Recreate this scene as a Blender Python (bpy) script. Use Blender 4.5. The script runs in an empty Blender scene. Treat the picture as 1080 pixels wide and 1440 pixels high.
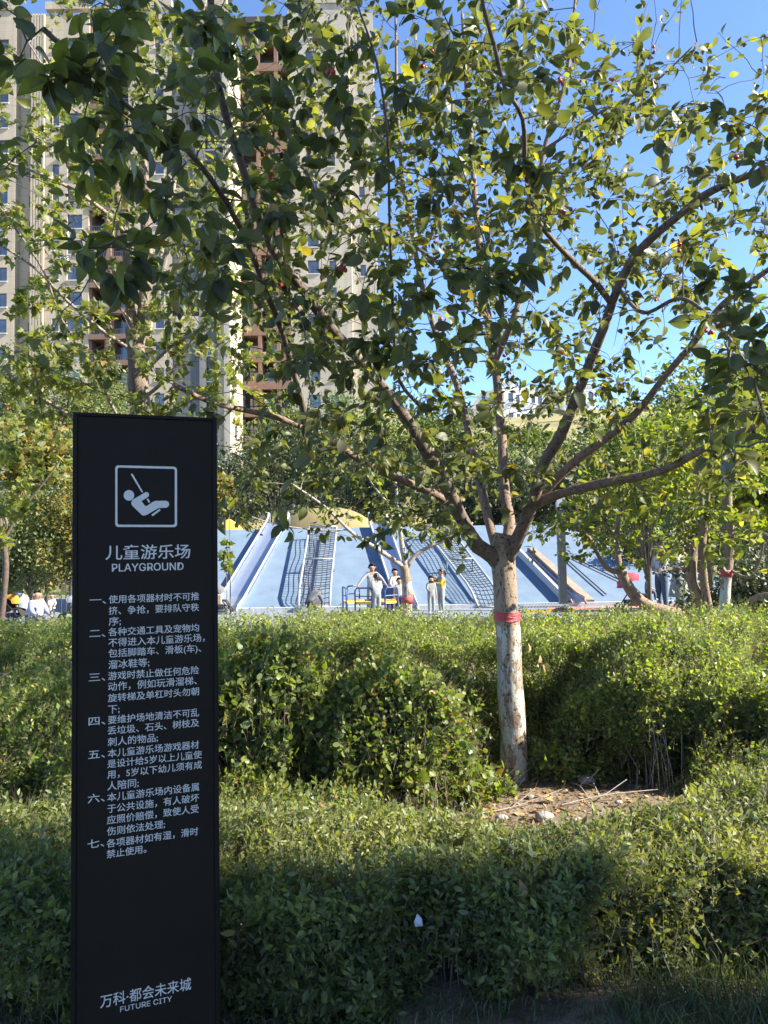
import bpy, math, random
import numpy as np
from mathutils import Vector, Matrix, Quaternion

random.seed(7)
rng = np.random.default_rng(11)
sc = bpy.context.scene
COL = sc.collection
R = math.radians

# ------------------------------------------------------------------ camera
PITCH, ROLL, FPX = R(2.9), R(1.0), 1040.0
CAMLOC = np.array([0.0, 0.0, 1.6])
_f = np.array([0, math.cos(PITCH), math.sin(PITCH)])
_r0 = np.array([1.0, 0, 0]); _u0 = np.array([0, -math.sin(PITCH), math.cos(PITCH)])
_r = math.cos(ROLL)*_r0 - math.sin(ROLL)*_u0
_u = math.sin(ROLL)*_r0 + math.cos(ROLL)*_u0
cam = bpy.data.cameras.new('camera'); camo = bpy.data.objects.new('camera', cam); COL.objects.link(camo)
cam.sensor_fit = 'VERTICAL'; cam.sensor_height = 36.0; cam.lens = 26.0
cam.clip_start = 0.05; cam.clip_end = 600
m = Matrix.Identity(4)
for i in range(3):
    m[i][0] = _r[i]; m[i][1] = _u[i]; m[i][2] = -_f[i]; m[i][3] = CAMLOC[i]
camo.matrix_world = m
sc.camera = camo

# ------------------------------------------------------------------ world, sun, exposure
SUN_AZ, SUN_EL = R(100), R(35)
world = bpy.data.worlds.new('World'); sc.world = world; world.use_nodes = True
nt = world.node_tree; nt.nodes.clear()
sky = nt.nodes.new('ShaderNodeTexSky'); sky.sky_type = 'NISHITA'; sky.sun_disc = False
sky.sun_elevation = SUN_EL; sky.sun_rotation = SUN_AZ
sky.altitude = 2500; sky.air_density = 0.85; sky.dust_density = 0.05; sky.ozone_density = 4.0
bg = nt.nodes.new('ShaderNodeBackground'); bg.inputs['Strength'].default_value = 0.13
wo = nt.nodes.new('ShaderNodeOutputWorld')
nt.links.new(sky.outputs[0], bg.inputs[0]); nt.links.new(bg.outputs[0], wo.inputs[0])
sv = Vector((math.sin(SUN_AZ)*math.cos(SUN_EL), math.cos(SUN_AZ)*math.cos(SUN_EL), math.sin(SUN_EL)))
sl = bpy.data.lights.new('sun', 'SUN'); sl.energy = 5.0; sl.angle = R(0.53); sl.color = (1.0, 0.94, 0.80)
slo = bpy.data.objects.new('sun', sl); COL.objects.link(slo)
slo.rotation_euler = sv.to_track_quat('Z', 'Y').to_euler(); slo.location = (20, -5, 30)
sc.view_settings.view_transform = 'Standard'; sc.view_settings.look = 'None'
sc.view_settings.exposure = 1.82; sc.view_settings.gamma = 1; sc.view_settings.use_curve_mapping = False

# ------------------------------------------------------------------ helpers
def ray(px, py):
    d = _f + (px-540)/FPX*_r + (720-py)/FPX*_u
    return d
def P(px, py, D):
    d = ray(px, py); return CAMLOC + d*(D/d[1])
def Pz(px, py, z):
    d = ray(px, py); return CAMLOC + d*((z-CAMLOC[2])/d[2])

def tag(o, label=None, cat=None, group=None, kind=None):
    if label: o['label'] = label
    if cat: o['category'] = cat
    if group: o['group'] = group
    if kind: o['kind'] = kind
    return o
def empty(name, loc=(0,0,0), rz=0.0, label=None, cat=None, group=None):
    o = bpy.data.objects.new(name, None); COL.objects.link(o)
    o.location = loc; o.rotation_euler = (0,0,rz); o.empty_display_size = .1
    return tag(o, label, cat, group)
def link(name, me, parent=None):
    o = bpy.data.objects.new(name, me); COL.objects.link(o)
    if parent is not None: o.parent = parent
    return o
def copy_tree(o, parent=None):
    c = o.copy(); COL.objects.link(c); c.parent = parent
    for ch in list(o.children): copy_tree(ch, c)
    return c

class MB:
    """collects shapes and links them as one mesh"""
    def __init__(s): s.V=[]; s.F=[]; s.M=[]; s.mi=0
    def add(s, V, F):
        n=len(s.V); s.V.extend([tuple(v) for v in V]); s.F.extend([tuple(n+i for i in f) for f in F]); s.M.extend([s.mi]*len(F))
    def box(s, x0,x1,y0,y1,z0,z1):
        s.add([(x0,y0,z0),(x1,y0,z0),(x1,y1,z0),(x0,y1,z0),(x0,y0,z1),(x1,y0,z1),(x1,y1,z1),(x0,y1,z1)],
              [(0,3,2,1),(4,5,6,7),(0,1,5,4),(1,2,6,5),(2,3,7,6),(3,0,4,7)])
    def quad(s,a,b,c,d): s.add([a,b,c,d],[(0,1,2,3)])
    def tube(s, pts, rad, n=8, cap=True):
        V,F = tube(pts, rad, n, cap); s.add(V,F)
    def build(s, name, mats, parent=None, smooth=False, loc=None):
        me = bpy.data.meshes.new(name); me.from_pydata(s.V, [], s.F)
        if not isinstance(mats,(list,tuple)): mats=[mats]
        for q in mats: me.materials.append(q)
        if len(mats)>1: me.polygons.foreach_set('material_index', s.M)
        if smooth: me.polygons.foreach_set('use_smooth', [True]*len(s.F))
        me.update()
        o = link(name, me, parent)
        if loc is not None: o.location = loc
        return o

def tube(pts, rad, n=8, cap=True):
    pts = np.asarray(pts, float); k=len(pts)
    if np.isscalar(rad): rad=[rad]*k
    t = np.gradient(pts, axis=0); t /= (np.linalg.norm(t,axis=1,keepdims=True)+1e-9)
    a = np.array([0,0,1.0]) if abs(t[0][2])<.9 else np.array([1.0,0,0])
    s = np.cross(t[0],a); s/=np.linalg.norm(s)
    V=[];F=[]; ang=np.arange(n)*2*math.pi/n; ca=np.cos(ang)[:,None]; sa=np.sin(ang)[:,None]
    for i in range(k):
        s = s - t[i]*np.dot(s,t[i]); s/=np.linalg.norm(s)+1e-9; b=np.cross(t[i],s)
        V.append(pts[i]+rad[i]*(ca*s+sa*b))
    V=np.concatenate(V)
    for i in range(k-1):
        for j in range(n):
            q=(j+1)%n; F.append((i*n+j, i*n+q, (i+1)*n+q, (i+1)*n+j))
    if cap:
        F.append(tuple(range(n-1,-1,-1))); F.append(tuple((k-1)*n+j for j in range(n)))
    return V.tolist(), F

def catmull(pts, step):
    pts=[np.asarray(p,float) for p in pts]; P_=[2*pts[0]-pts[1]]+pts+[2*pts[-1]-pts[-2]]
    out=[]
    for i in range(1,len(P_)-2):
        p0,p1,p2,p3=P_[i-1:i+3]; L=np.linalg.norm(p2-p1); n=max(1,int(L/step))
        for j in range(n):
            t=j/n
            out.append(.5*((2*p1)+(-p0+p2)*t+(2*p0-5*p1+4*p2-p3)*t*t+(-p0+3*p1-3*p2+p3)*t**3))
    out.append(pts[-1]); return np.array(out)

_g = np.random.default_rng(5).random((64,64))
def vn(x,y,s=1.0,o=0):
    x=np.asarray(x,float)/s+o*7.3+100; y=np.asarray(y,float)/s+o*3.1+100
    xi=np.floor(x).astype(int); yi=np.floor(y).astype(int); fx=x-xi; fy=y-yi
    fx=fx*fx*(3-2*fx); fy=fy*fy*(3-2*fy); g=lambda a,b:_g[a%64,b%64]
    return (g(xi,yi)*(1-fx)+g(xi+1,yi)*fx)*(1-fy)+(g(xi,yi+1)*(1-fx)+g(xi+1,yi+1)*fx)*fy

# ------------------------------------------------------------------ materials
def nodes(name):
    mt = bpy.data.materials.new(name); mt.use_nodes=True
    n=mt.node_tree; n.nodes.clear(); out=n.nodes.new('ShaderNodeOutputMaterial'); return mt,n,out
def N(n,t,**kw):
    q=n.nodes.new(t)
    for k,v in kw.items():
        if k in q.inputs: q.inputs[k].default_value=v
        else: setattr(q,k,v)
    return q
def rgb(c): return (c[0],c[1],c[2],1.0)
def pmat(name, c1, c2=None, scale=8.0, rough=.7, metal=0.0, bump=0.0, bscale=None, stretch=(1,1,1), lo=.35, hi=.65, spec=.5, detail=5):
    mt,n,out=nodes(name); b=N(n,'ShaderNodeBsdfPrincipled',Roughness=rough,Metallic=metal)
    b.inputs['Specular IOR Level'].default_value=spec
    n.links.new(b.outputs[0],out.inputs[0])
    tc=N(n,'ShaderNodeTexCoord'); mp=N(n,'ShaderNodeMapping'); mp.inputs['Scale'].default_value=stretch
    n.links.new(tc.outputs['Object'],mp.inputs[0])
    if c2 is None: c2=tuple(x*.82 for x in c1)
    nz=N(n,'ShaderNodeTexNoise',Scale=scale,Detail=float(detail),Roughness=.6); n.links.new(mp.outputs[0],nz.inputs['Vector'])
    cr=N(n,'ShaderNodeValToRGB'); cr.color_ramp.elements[0].position=lo; cr.color_ramp.elements[1].position=hi
    cr.color_ramp.elements[0].color=rgb(c2); cr.color_ramp.elements[1].color=rgb(c1)
    n.links.new(nz.outputs[0],cr.inputs[0]); n.links.new(cr.outputs[0],b.inputs['Base Color'])
    if bump:
        nb=N(n,'ShaderNodeTexNoise',Scale=bscale or scale*4,Detail=6.0); n.links.new(mp.outputs[0],nb.inputs['Vector'])
        bp=N(n,'ShaderNodeBump',Strength=bump,Distance=.02); n.links.new(nb.outputs[0],bp.inputs['Height']); n.links.new(bp.outputs[0],b.inputs['Normal'])
    return mt

def leafmat(name, cols, trans=.42, tmul=(2.6,2.5,.9), rough=.5, under=None):
    """cols: list of (pos, colour) for the random ramp"""
    mt,n,out=nodes(name)
    ge=N(n,'ShaderNodeNewGeometry'); oi=N(n,'ShaderNodeObjectInfo')
    ad=N(n,'ShaderNodeMath',operation='ADD'); fr=N(n,'ShaderNodeMath',operation='FRACT')
    n.links.new(ge.outputs['Random Per Island'],ad.inputs[0]); n.links.new(oi.outputs['Random'],ad.inputs[1]); n.links.new(ad.outputs[0],fr.inputs[0])
    cr=N(n,'ShaderNodeValToRGB'); e=cr.color_ramp.elements
    while len(e)<len(cols): e.new(.5)
    for q,(p,c) in zip(e,cols): q.position=p; q.color=rgb(c)
    n.links.new(fr.outputs[0],cr.inputs[0])
    # fine mottling on each leaf
    tc=N(n,'ShaderNodeTexCoord'); nz=N(n,'ShaderNodeTexNoise',Scale=30.0,Detail=3.0); n.links.new(tc.outputs['Object'],nz.inputs['Vector'])
    mr=N(n,'ShaderNodeMapRange'); mr.inputs['To Min'].default_value=.72; mr.inputs['To Max'].default_value=1.28; n.links.new(nz.outputs[0],mr.inputs[0])
    mx=N(n,'ShaderNodeVectorMath',operation='SCALE'); n.links.new(cr.outputs[0],mx.inputs[0]); n.links.new(mr.outputs[0],mx.inputs['Scale'])
    n4=N(n,'ShaderNodeTexNoise',Scale=2.6,Detail=4.0); n.links.new(tc.outputs['Object'],n4.inputs['Vector'])
    c4=N(n,'ShaderNodeValToRGB'); c4.color_ramp.elements[0].position=.36; c4.color_ramp.elements[1].position=.64; c4.color_ramp.elements[0].color=(.72,.80,.74,1); c4.color_ramp.elements[1].color=(1.3,1.2,1.0,1)
    n.links.new(n4.outputs[0],c4.inputs[0]); m4=N(n,'ShaderNodeVectorMath',operation='MULTIPLY'); n.links.new(mx.outputs[0],m4.inputs[0]); n.links.new(c4.outputs[0],m4.inputs[1]); mx=m4
    # paler underside
    un=N(n,'ShaderNodeMix',data_type='RGBA'); un.blend_type='MIX'
    n.links.new(mx.outputs[0],un.inputs[6]); un.inputs[7].default_value=rgb(under or (.13,.16,.09))
    sm=N(n,'ShaderNodeMath',operation='MULTIPLY'); sm.inputs[1].default_value=.55; n.links.new(ge.outputs['Backfacing'],sm.inputs[0]); n.links.new(sm.outputs[0],un.inputs[0])
    b=N(n,'ShaderNodeBsdfPrincipled',Roughness=rough); b.inputs['Specular IOR Level'].default_value=.45
    n.links.new(un.outputs[2],b.inputs['Base Color'])
    tm=N(n,'ShaderNodeVectorMath',operation='MULTIPLY'); n.links.new(mx.outputs[0],tm.inputs[0]); tm.inputs[1].default_value=tmul
    tr=N(n,'ShaderNodeBsdfTranslucent'); n.links.new(tm.outputs[0],tr.inputs[0])
    ms=N(n,'ShaderNodeMixShader'); ms.inputs[0].default_value=trans
    n.links.new(b.outputs[0],ms.inputs[1]); n.links.new(tr.outputs[0],ms.inputs[2]); n.links.new(ms.outputs[0],out.inputs[0])
    return mt

def bark(name, cA, cB, cPit, white=None, wz=(0,1.1), vert=1.0, cov=.50):
    """bark with long streaks and pits; optional flaking whitewash below wz"""
    mt,n,out=nodes(name); b=N(n,'ShaderNodeBsdfPrincipled',Roughness=.85); n.links.new(b.outputs[0],out.inputs[0])
    tc=N(n,'ShaderNodeTexCoord'); mp=N(n,'ShaderNodeMapping'); mp.inputs['Scale'].default_value=(1,1,.3*vert); n.links.new(tc.outputs['Object'],mp.inputs[0])
    n1=N(n,'ShaderNodeTexNoise',Scale=22.0,Detail=7.0,Roughness=.65); n.links.new(mp.outputs[0],n1.inputs['Vector'])
    c1=N(n,'ShaderNodeValToRGB'); c1.color_ramp.elements[0].position=.35; c1.color_ramp.elements[1].position=.65
    c1.color_ramp.elements[0].color=rgb(cB); c1.color_ramp.elements[1].color=rgb(cA); n.links.new(n1.outputs[0],c1.inputs[0])
    n2=N(n,'ShaderNodeTexNoise',Scale=55.0,Detail=3.0); n.links.new(tc.outputs['Object'],n2.inputs['Vector'])
    c2=N(n,'ShaderNodeValToRGB'); c2.color_ramp.elements[0].position=.34; c2.color_ramp.elements[1].position=.41
    c2.color_ramp.elements[0].color=(1,1,1,1); c2.color_ramp.elements[1].color=(0,0,0,1); n.links.new(n2.outputs[0],c2.inputs[0])
    mx=N(n,'ShaderNodeMix',data_type='RGBA'); n.links.new(c2.outputs[0],mx.inputs[0]); n.links.new(c1.outputs[0],mx.inputs[6]); mx.inputs[7].default_value=rgb(cPit)
    last=mx.outputs[2]
    if white:
        mp2=N(n,'ShaderNodeMapping'); mp2.inputs['Scale'].default_value=(1,1,.42); n.links.new(tc.outputs['Object'],mp2.inputs[0])
        n3=N(n,'ShaderNodeTexNoise',Scale=13.0,Detail=8.0,Roughness=.72); n.links.new(mp2.outputs[0],n3.inputs['Vector'])
        sp=N(n,'ShaderNodeSeparateXYZ'); n.links.new(tc.outputs['Object'],sp.inputs[0])
        mr=N(n,'ShaderNodeMapRange'); mr.inputs['From Min'].default_value=wz[1]-.03; mr.inputs['From Max'].default_value=wz[1]+.03
        mr.inputs['To Min'].default_value=0; mr.inputs['To Max'].default_value=.5; n.links.new(sp.outputs[2],mr.inputs[0])
        sb=N(n,'ShaderNodeMath',operation='SUBTRACT'); n.links.new(n3.outputs[0],sb.inputs[0]); n.links.new(mr.outputs[0],sb.inputs[1])
        c3=N(n,'ShaderNodeValToRGB'); c3.color_ramp.elements[0].position=cov; c3.color_ramp.elements[1].position=cov+.02
        n.links.new(sb.outputs[0],c3.inputs[0])
        m2=N(n,'ShaderNodeMix',data_type='RGBA'); n.links.new(c3.outputs[0],m2.inputs[0]); n.links.new(last,m2.inputs[6]); m2.inputs[7].default_value=rgb(white)
        last=m2.outputs[2]
    n.links.new(last,b.inputs['Base Color'])
    bp=N(n,'ShaderNodeBump',Strength=.7,Distance=.012); ms=N(n,'ShaderNodeMath',operation='SUBTRACT')
    n.links.new(n1.outputs[0],ms.inputs[0]); n.links.new(c2.outputs[0],ms.inputs[1]); n.links.new(ms.outputs[0],bp.inputs['Height']); n.links.new(bp.outputs[0],b.inputs['Normal'])
    return mt

G1=(.055,.085,.022); G2=(.085,.12,.028); G3=(.13,.16,.03); GY=(.22,.20,.03)
M_crab = leafmat('crabapple_leaf', [(0,(.046,.050,.030)),(.5,(.063,.069,.036)),(.82,(.095,.10,.042)),(.97,(.14,.14,.035)),(1,(.2,.13,.04))], .42, (2.9,3.0,.9))
M_maple = leafmat('maple_leaf', [(0,(.09,.12,.03)),(.6,(.14,.17,.04)),(.9,(.20,.20,.05)),(.985,(.26,.20,.06)),(1,(.33,.14,.07))], .45, (2.3,2.2,.9))
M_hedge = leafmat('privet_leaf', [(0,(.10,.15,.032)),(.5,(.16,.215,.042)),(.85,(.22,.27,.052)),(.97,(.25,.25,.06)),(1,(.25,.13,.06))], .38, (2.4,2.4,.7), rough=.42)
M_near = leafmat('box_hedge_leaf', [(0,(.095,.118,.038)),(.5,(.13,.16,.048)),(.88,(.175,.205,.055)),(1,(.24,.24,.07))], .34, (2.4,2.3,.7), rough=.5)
M_round = leafmat('round_leaf', [(0,(.10,.145,.035)),(.6,(.15,.20,.042)),(.9,(.21,.24,.05)),(.97,(.26,.21,.05)),(1,(.28,.12,.05))], .36, (2.1,2.1,.7), rough=.45)
M_right = leafmat('elm_leaf', [(0,(.065,.095,.026)),(.6,(.11,.145,.032)),(.9,(.17,.19,.04)),(1,(.25,.22,.05))], .45, (2.5,2.4,.7))
M_autumn = leafmat('autumn_leaf', [(0,(.11,.14,.04)),(.5,(.18,.18,.05)),(.85,(.27,.21,.06)),(1,(.38,.18,.06))], .42, (1.7,1.6,.8))
M_pale = leafmat('pale_leaf', [(0,(.09,.12,.05)),(.6,(.13,.16,.06)),(1,(.2,.2,.08))], .35, (1.9,1.9,.9))
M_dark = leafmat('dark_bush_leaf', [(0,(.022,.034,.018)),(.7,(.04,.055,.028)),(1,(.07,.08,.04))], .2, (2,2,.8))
M_hill = leafmat('hill_bush_leaf', [(0,(.045,.075,.025)),(.6,(.08,.12,.03)),(1,(.14,.16,.045))], .35, (2.2,2.2,.8))
M_dry = leafmat('dry_leaf', [(0,(.20,.12,.06)),(.5,(.33,.2,.1)),(1,(.45,.33,.18))], .15, (1.2,1.1,.9), rough=.8)
M_grass = leafmat('grass_blade', [(0,(.035,.06,.02)),(.6,(.06,.09,.03)),(1,(.16,.15,.07))], .25, (2,2,.8))
M_bark = bark('crabapple_bark', (.30,.22,.155), (.17,.12,.085), (.035,.025,.018), (.37,.36,.325), (0,1.10), cov=.50)
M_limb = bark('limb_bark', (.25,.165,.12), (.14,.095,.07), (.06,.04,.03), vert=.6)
M_limb2 = bark('shaded_limb_bark', (.17,.12,.095), (.095,.068,.055), (.04,.03,.025), vert=.6)  # darker copy of the limb bark, with the near limbs' shade in its colour
M_twig = pmat('twig_bark', (.12,.085,.065), (.06,.042,.034), 30, .8)
M_mbark = bark('maple_bark', (.24,.18,.13), (.09,.062,.045), (.05,.035,.025), vert=.5)
M_mlimb = bark('pale_limb_bark', (.32,.27,.22), (.20,.16,.13), (.14,.1,.08), vert=.7)
M_wbark = bark('washed_bark', (.27,.20,.15), (.16,.12,.09), (.05,.035,.03), (.42,.41,.38), (0,1.32), cov=.44)
M_rbark = bark('right_bark', (.28,.20,.135), (.165,.115,.08), (.08,.05,.04))
M_stem = pmat('stem', (.17,.13,.09), (.09,.07,.05), 30, .8)
M_pole = pmat('grey_branch', (.38,.34,.31), (.2,.17,.15), 30, .8)

# ------------------------------------------------------------------ leaves
T_simple=(np.array([(0,0,0),(-.30,.45,.09),(0,1,-.04),(.30,.45,.09)],float), np.array([(0,3,2),(0,2,1)]))
T_oval=(np.array([(0,0,0),(-.25,.22,.07),(-.30,.56,.07),(0,1,-.10),(.30,.56,.07),(.25,.22,.07),(0,.32,0),(0,.68,-.02)],float),
        np.array([(0,6,1),(6,7,2),(6,2,1),(7,3,2),(0,5,6),(6,5,4),(6,4,7),(7,4,3)]))
T_narrow=(T_oval[0]*np.array([.68,1,1]),T_oval[1])
T_small=(T_simple[0]*np.array([.8,1,1]),T_simple[1])
def crab_template(bend, fold, w=.33):
    # ovate, pointed, midrib fold and droop, petiole behind
    ys=[0,.12,.30,.52,.74,.90,1.0]; ws=[.0,.22,.33,.34,.24,.10,.0]
    V=[];F=[]
    for y,q in zip(ys,ws):
        z=-bend*y*y; x=q*w/.34
        V+= [(-x,y,z+fold*x),(0,y,z),(x,y,z+fold*x)]
    for i in range(6):
        a=i*3;b=a+3
        F+=[(a,a+1,b+1),(a,b+1,b),(a+1,a+2,b+2),(a+1,b+2,b+1)]
    n=len(V); V+=[(-.012,0,0),(.012,0,0),(.010,-.42,.05),(-.010,-.42,.05)]; F+=[(n,n+1,n+2),(n,n+2,n+3)]
    return (np.array(V,float)+np.array([0,.0,0]), np.array(F))
T_crab=[crab_template(.18,.25,.29),crab_template(.35,.15,.32),crab_template(-.1,.4,.27),crab_template(.5,.5,.30),crab_template(.25,.6,.33)]
def maple_template():
    ol=[(0,0),(.12,.10),(.42,.02),(.34,.22),(.62,.42),(.30,.46),(.24,.66),(0,1.05)]
    pts=ol+[(-x,y) for x,y in ol[-2:0:-1]]
    V=[(0,.36,0)]+[(x,y,.18*abs(x)-.12*y*y) for x,y in pts]; n=len(pts)
    V+= [(-.01,0,0),(.01,0,0),(0,-.55,.06)]
    F=[(0,1+i,1+(i+1)%n) for i in range(n)]+[(n+1,n+2,n+3)]
    return np.array(V,float),np.array(F)
T_maple=maple_template()
def round_template():
    V=[(0,.5,-.02)];n=8
    for i in range(n):
        a=-math.pi/2+i*2*math.pi/n; V.append((.42*math.cos(a),.5+.5*math.sin(a),.07*abs(math.cos(a))))
    return np.array(V,float),np.array([(0,1+i,1+(i+1)%n) for i in range(n)])
T_round=round_template()

def norm(a): return a/(np.linalg.norm(a,axis=-1,keepdims=True)+1e-9)
def frames(ax, up_bias=1.0, jit=.5):
    ax=norm(ax); n=rng.normal(size=ax.shape)*jit; n[:,2]+=up_bias
    n=n-ax*np.sum(n*ax,1,keepdims=True); n=norm(n); s=np.cross(ax,n); return ax,n,s
def tri_mesh(name, V, F, mat, smooth=False):
    me=bpy.data.meshes.new(name); nv=len(V); nf=len(F)
    me.vertices.add(nv); me.vertices.foreach_set('co', V.astype(np.float32).ravel())
    me.loops.add(nf*3); me.loops.foreach_set('vertex_index', F.astype(np.int32).ravel())
    me.polygons.add(nf); me.polygons.foreach_set('loop_start', np.arange(nf,dtype=np.int32)*3)
    try: me.polygons.foreach_set('loop_total', np.full(nf,3,dtype=np.int32))
    except Exception: pass
    me.update(calc_edges=True)
    if smooth: me.polygons.foreach_set('use_smooth',[True]*nf)
    me.materials.append(mat); return me
def leaf_arrays(tpl, pos, ax, nrm, side, size):
    TV,TF=tpl; N_=len(pos); k=len(TV); sz=np.asarray(size).reshape(-1,1,1)
    V=pos[:,None,:]+sz*(TV[None,:,0:1]*side[:,None,:]+TV[None,:,1:2]*ax[:,None,:]+TV[None,:,2:3]*nrm[:,None,:])
    F=(TF[None]+ (np.arange(N_)*k)[:,None,None]).reshape(-1,3)
    return V.reshape(-1,3),F
def leaves_obj(name, tpl, pos, ax, size, mat, parent=None, up=1.0, jit=.6, stuff=True):
    ax,n,s=frames(ax,up,jit); V,F=leaf_arrays(tpl,pos,ax,n,s,size)
    o=link(name, tri_mesh(name,V,F,mat), parent)
    if stuff: o['kind']='stuff'
    return o
def sprigs(base, dirs, lens, L, spread=1.0):
    """L leaves round each sprig -> positions, axes"""
    S=len(base); dirs=norm(dirs); t=(np.arange(L)[None,:]+rng.random((S,L))*.6)/L
    a=rng.normal(size=(S,L,3)); a-=dirs[:,None,:]*np.sum(a*dirs[:,None,:],2,keepdims=True); a=norm(a)
    pos=base[:,None,:]+dirs[:,None,:]*(lens[:,None,None]*t[:,:,None])
    ax=dirs[:,None,:]*(.35+.5*t[:,:,None])+a*spread
    return pos.reshape(-1,3), ax.reshape(-1,3)
def stem_quads(base, dirs, lens, w):
    dirs=norm(dirs); a=norm(np.cross(dirs, rng.normal(size=dirs.shape))); b=np.cross(dirs,a); tip=base+dirs*lens[:,None]
    w=np.asarray(w).reshape(-1,1) if not np.isscalar(w) else w
    V=np.stack([base+a*w, base-a*.5*w+b*.87*w, base-a*.5*w-b*.87*w, tip],1).reshape(-1,3)
    k=np.arange(len(base))*4
    F=np.concatenate([np.stack([k,k+1,k+3],1),np.stack([k+1,k+2,k+3],1),np.stack([k+2,k,k+3],1)])
    return V,F

# ------------------------------------------------------------------ setting: ground and hill
M_soil=pmat('soil',(.20,.145,.10),(.10,.072,.05),5.0,.95,bump=.9,bscale=40)
M_turf=pmat('hill_turf',(.30,.25,.10),(.14,.13,.055),.35,.95,bump=.5,bscale=3,detail=9)
M_play=pmat('rubber_floor',(.20,.22,.26),(.16,.18,.22),60,.8)
M_red=pmat('rubber_red',(.55,.20,.14),(.45,.16,.12),60,.8)
def hill_h(x,y):
    t=np.clip((y-29)/38,0,1); t=t*t*(3-2*t)
    sx=np.clip((x+22)/20,0,1); sx=sx*sx*(3-2*sx)
    return t*(1.0+12.6*sx)+ t*1.2*(vn(x,y,6,1)-.5)
def grid(name,x0,x1,nx,y0,y1,ny,fz,mat,kind='structure'):
    X,Y=np.meshgrid(np.linspace(x0,x1,nx),np.linspace(y0,y1,ny)); Z=fz(X,Y)
    V=np.stack([X,Y,Z],2).reshape(-1,3); i=np.arange(nx*ny).reshape(ny,nx)
    a,b,c,d=i[:-1,:-1].ravel(),i[:-1,1:].ravel(),i[1:,1:].ravel(),i[1:,:-1].ravel()
    F=np.concatenate([np.stack([a,b,c],1),np.stack([a,c,d],1)])
    o=link(name,tri_mesh(name,V,F,mat,True)); o['kind']=kind; return o
mb=MB(); mb.quad((-400,-100,-.02),(400,-100,-.02),(400,500,-.02),(-400,500,-.02)); tag(mb.build('ground',M_soil),kind='structure')
def bed_h(x,y):
    e=np.clip(np.minimum(np.minimum(x+6,7-x),np.minimum(y-1.2,9.5-y))/.5,0,1)
    return .02+e*(.05*(vn(x,y,.7,2)-.4)+.02*(vn(x,y,.15,3)-.5)+.05*np.exp(-((x-1.0)**2+(y-5)**2)/.4))
grid('planting_bed',-6,7,260,1.2,9.5,170,bed_h,M_soil)
grid('hill',-70,110,120,28.5,160,90,hill_h,M_turf)
mb=MB(); mb.quad((-14,15.0,0.0),(14,15.0,0.0),(14,28,0.0),(-14,28,0.0)); tag(mb.build('playground_floor',M_play),kind='structure')
mb=MB(); q=[Pz(800,857,0),Pz(900,857,0),Pz(900,850,0),Pz(800,850,0)]
mb.quad((4.2,18.55,.004),(9,18.55,.004),(9,19.6,.004),(4.2,19.6,.004)); tag(mb.build('red_path',M_red),kind='structure')

# ------------------------------------------------------------------ towers
M_wall=pmat('beige_render',(.47,.385,.285),(.43,.345,.25),.8,.85,bump=.15,bscale=20)
M_wallw=pmat('white_render',(.44,.385,.31),(.40,.35,.28),.8,.85)
M_panel=pmat('grey_cladding',(.10,.097,.10),(.085,.082,.085),1.2,.6)
M_brown=pmat('terracotta_render',(.20,.118,.082),(.16,.095,.066),1.5,.85)
M_frame=pmat('window_frame',(.07,.075,.08),None,5,.5)
M_glass=pmat('window_glass',(.24,.25,.27),(.10,.11,.13),.25,.08,metal=.55,spec=1.0)
M_sill=pmat('sill_stone',(.55,.52,.48),None,3,.8)
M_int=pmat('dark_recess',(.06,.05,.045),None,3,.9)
M_metalg=pmat('rail_metal',(.18,.18,.19),None,8,.4,metal=.6)

def joints(mt,w,h,off):
    n=mt.node_tree; b=[q for q in n.nodes if q.type=='BSDF_PRINCIPLED'][0]; src=b.inputs['Base Color'].links[0].from_socket
    tc=N(n,'ShaderNodeTexCoord'); sp=N(n,'ShaderNodeSeparateXYZ'); n.links.new(tc.outputs['Object'],sp.inputs[0])
    a=N(n,'ShaderNodeMath',operation='ADD'); n.links.new(sp.outputs[0],a.inputs[0]); n.links.new(sp.outputs[1],a.inputs[1]); cb=N(n,'ShaderNodeCombineXYZ'); n.links.new(a.outputs[0],cb.inputs[0]); n.links.new(sp.outputs[2],cb.inputs[1])
    br=N(n,'ShaderNodeTexBrick',offset=off); n.links.new(cb.outputs[0],br.inputs['Vector']); br.inputs['Scale'].default_value=1; br.inputs['Brick Width'].default_value=w; br.inputs['Row Height'].default_value=h; br.inputs['Mortar Size'].default_value=.02
    br.inputs['Color1'].default_value=(1,1,1,1); br.inputs['Color2'].default_value=(.93,.93,.93,1); br.inputs['Mortar'].default_value=(.72,.72,.72,1)
    st=N(n,'ShaderNodeTexNoise',Scale=1.0,Detail=6.0); mp=N(n,'ShaderNodeMapping'); mp.inputs['Scale'].default_value=(1.2,1.2,.06); n.links.new(tc.outputs['Object'],mp.inputs[0]); n.links.new(mp.outputs[0],st.inputs['Vector'])
    mr=N(n,'ShaderNodeMapRange'); mr.inputs['From Min'].default_value=.3; mr.inputs['From Max'].default_value=.7; mr.inputs['To Min'].default_value=.82; mr.inputs['To Max'].default_value=1.05; n.links.new(st.outputs[0],mr.inputs[0])
    m1=N(n,'ShaderNodeVectorMath',operation='MULTIPLY'); n.links.new(src,m1.inputs[0]); n.links.new(br.outputs[0],m1.inputs[1]); m2=N(n,'ShaderNodeVectorMath',operation='SCALE'); n.links.new(m1.outputs[0],m2.inputs[0]); n.links.new(mr.outputs[0],m2.inputs['Scale']); n.links.new(m2.outputs[0],b.inputs['Base Color'])
joints(M_wall,1.5,1.0,.0); joints(M_wallw,1.5,1.5,.0)
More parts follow.
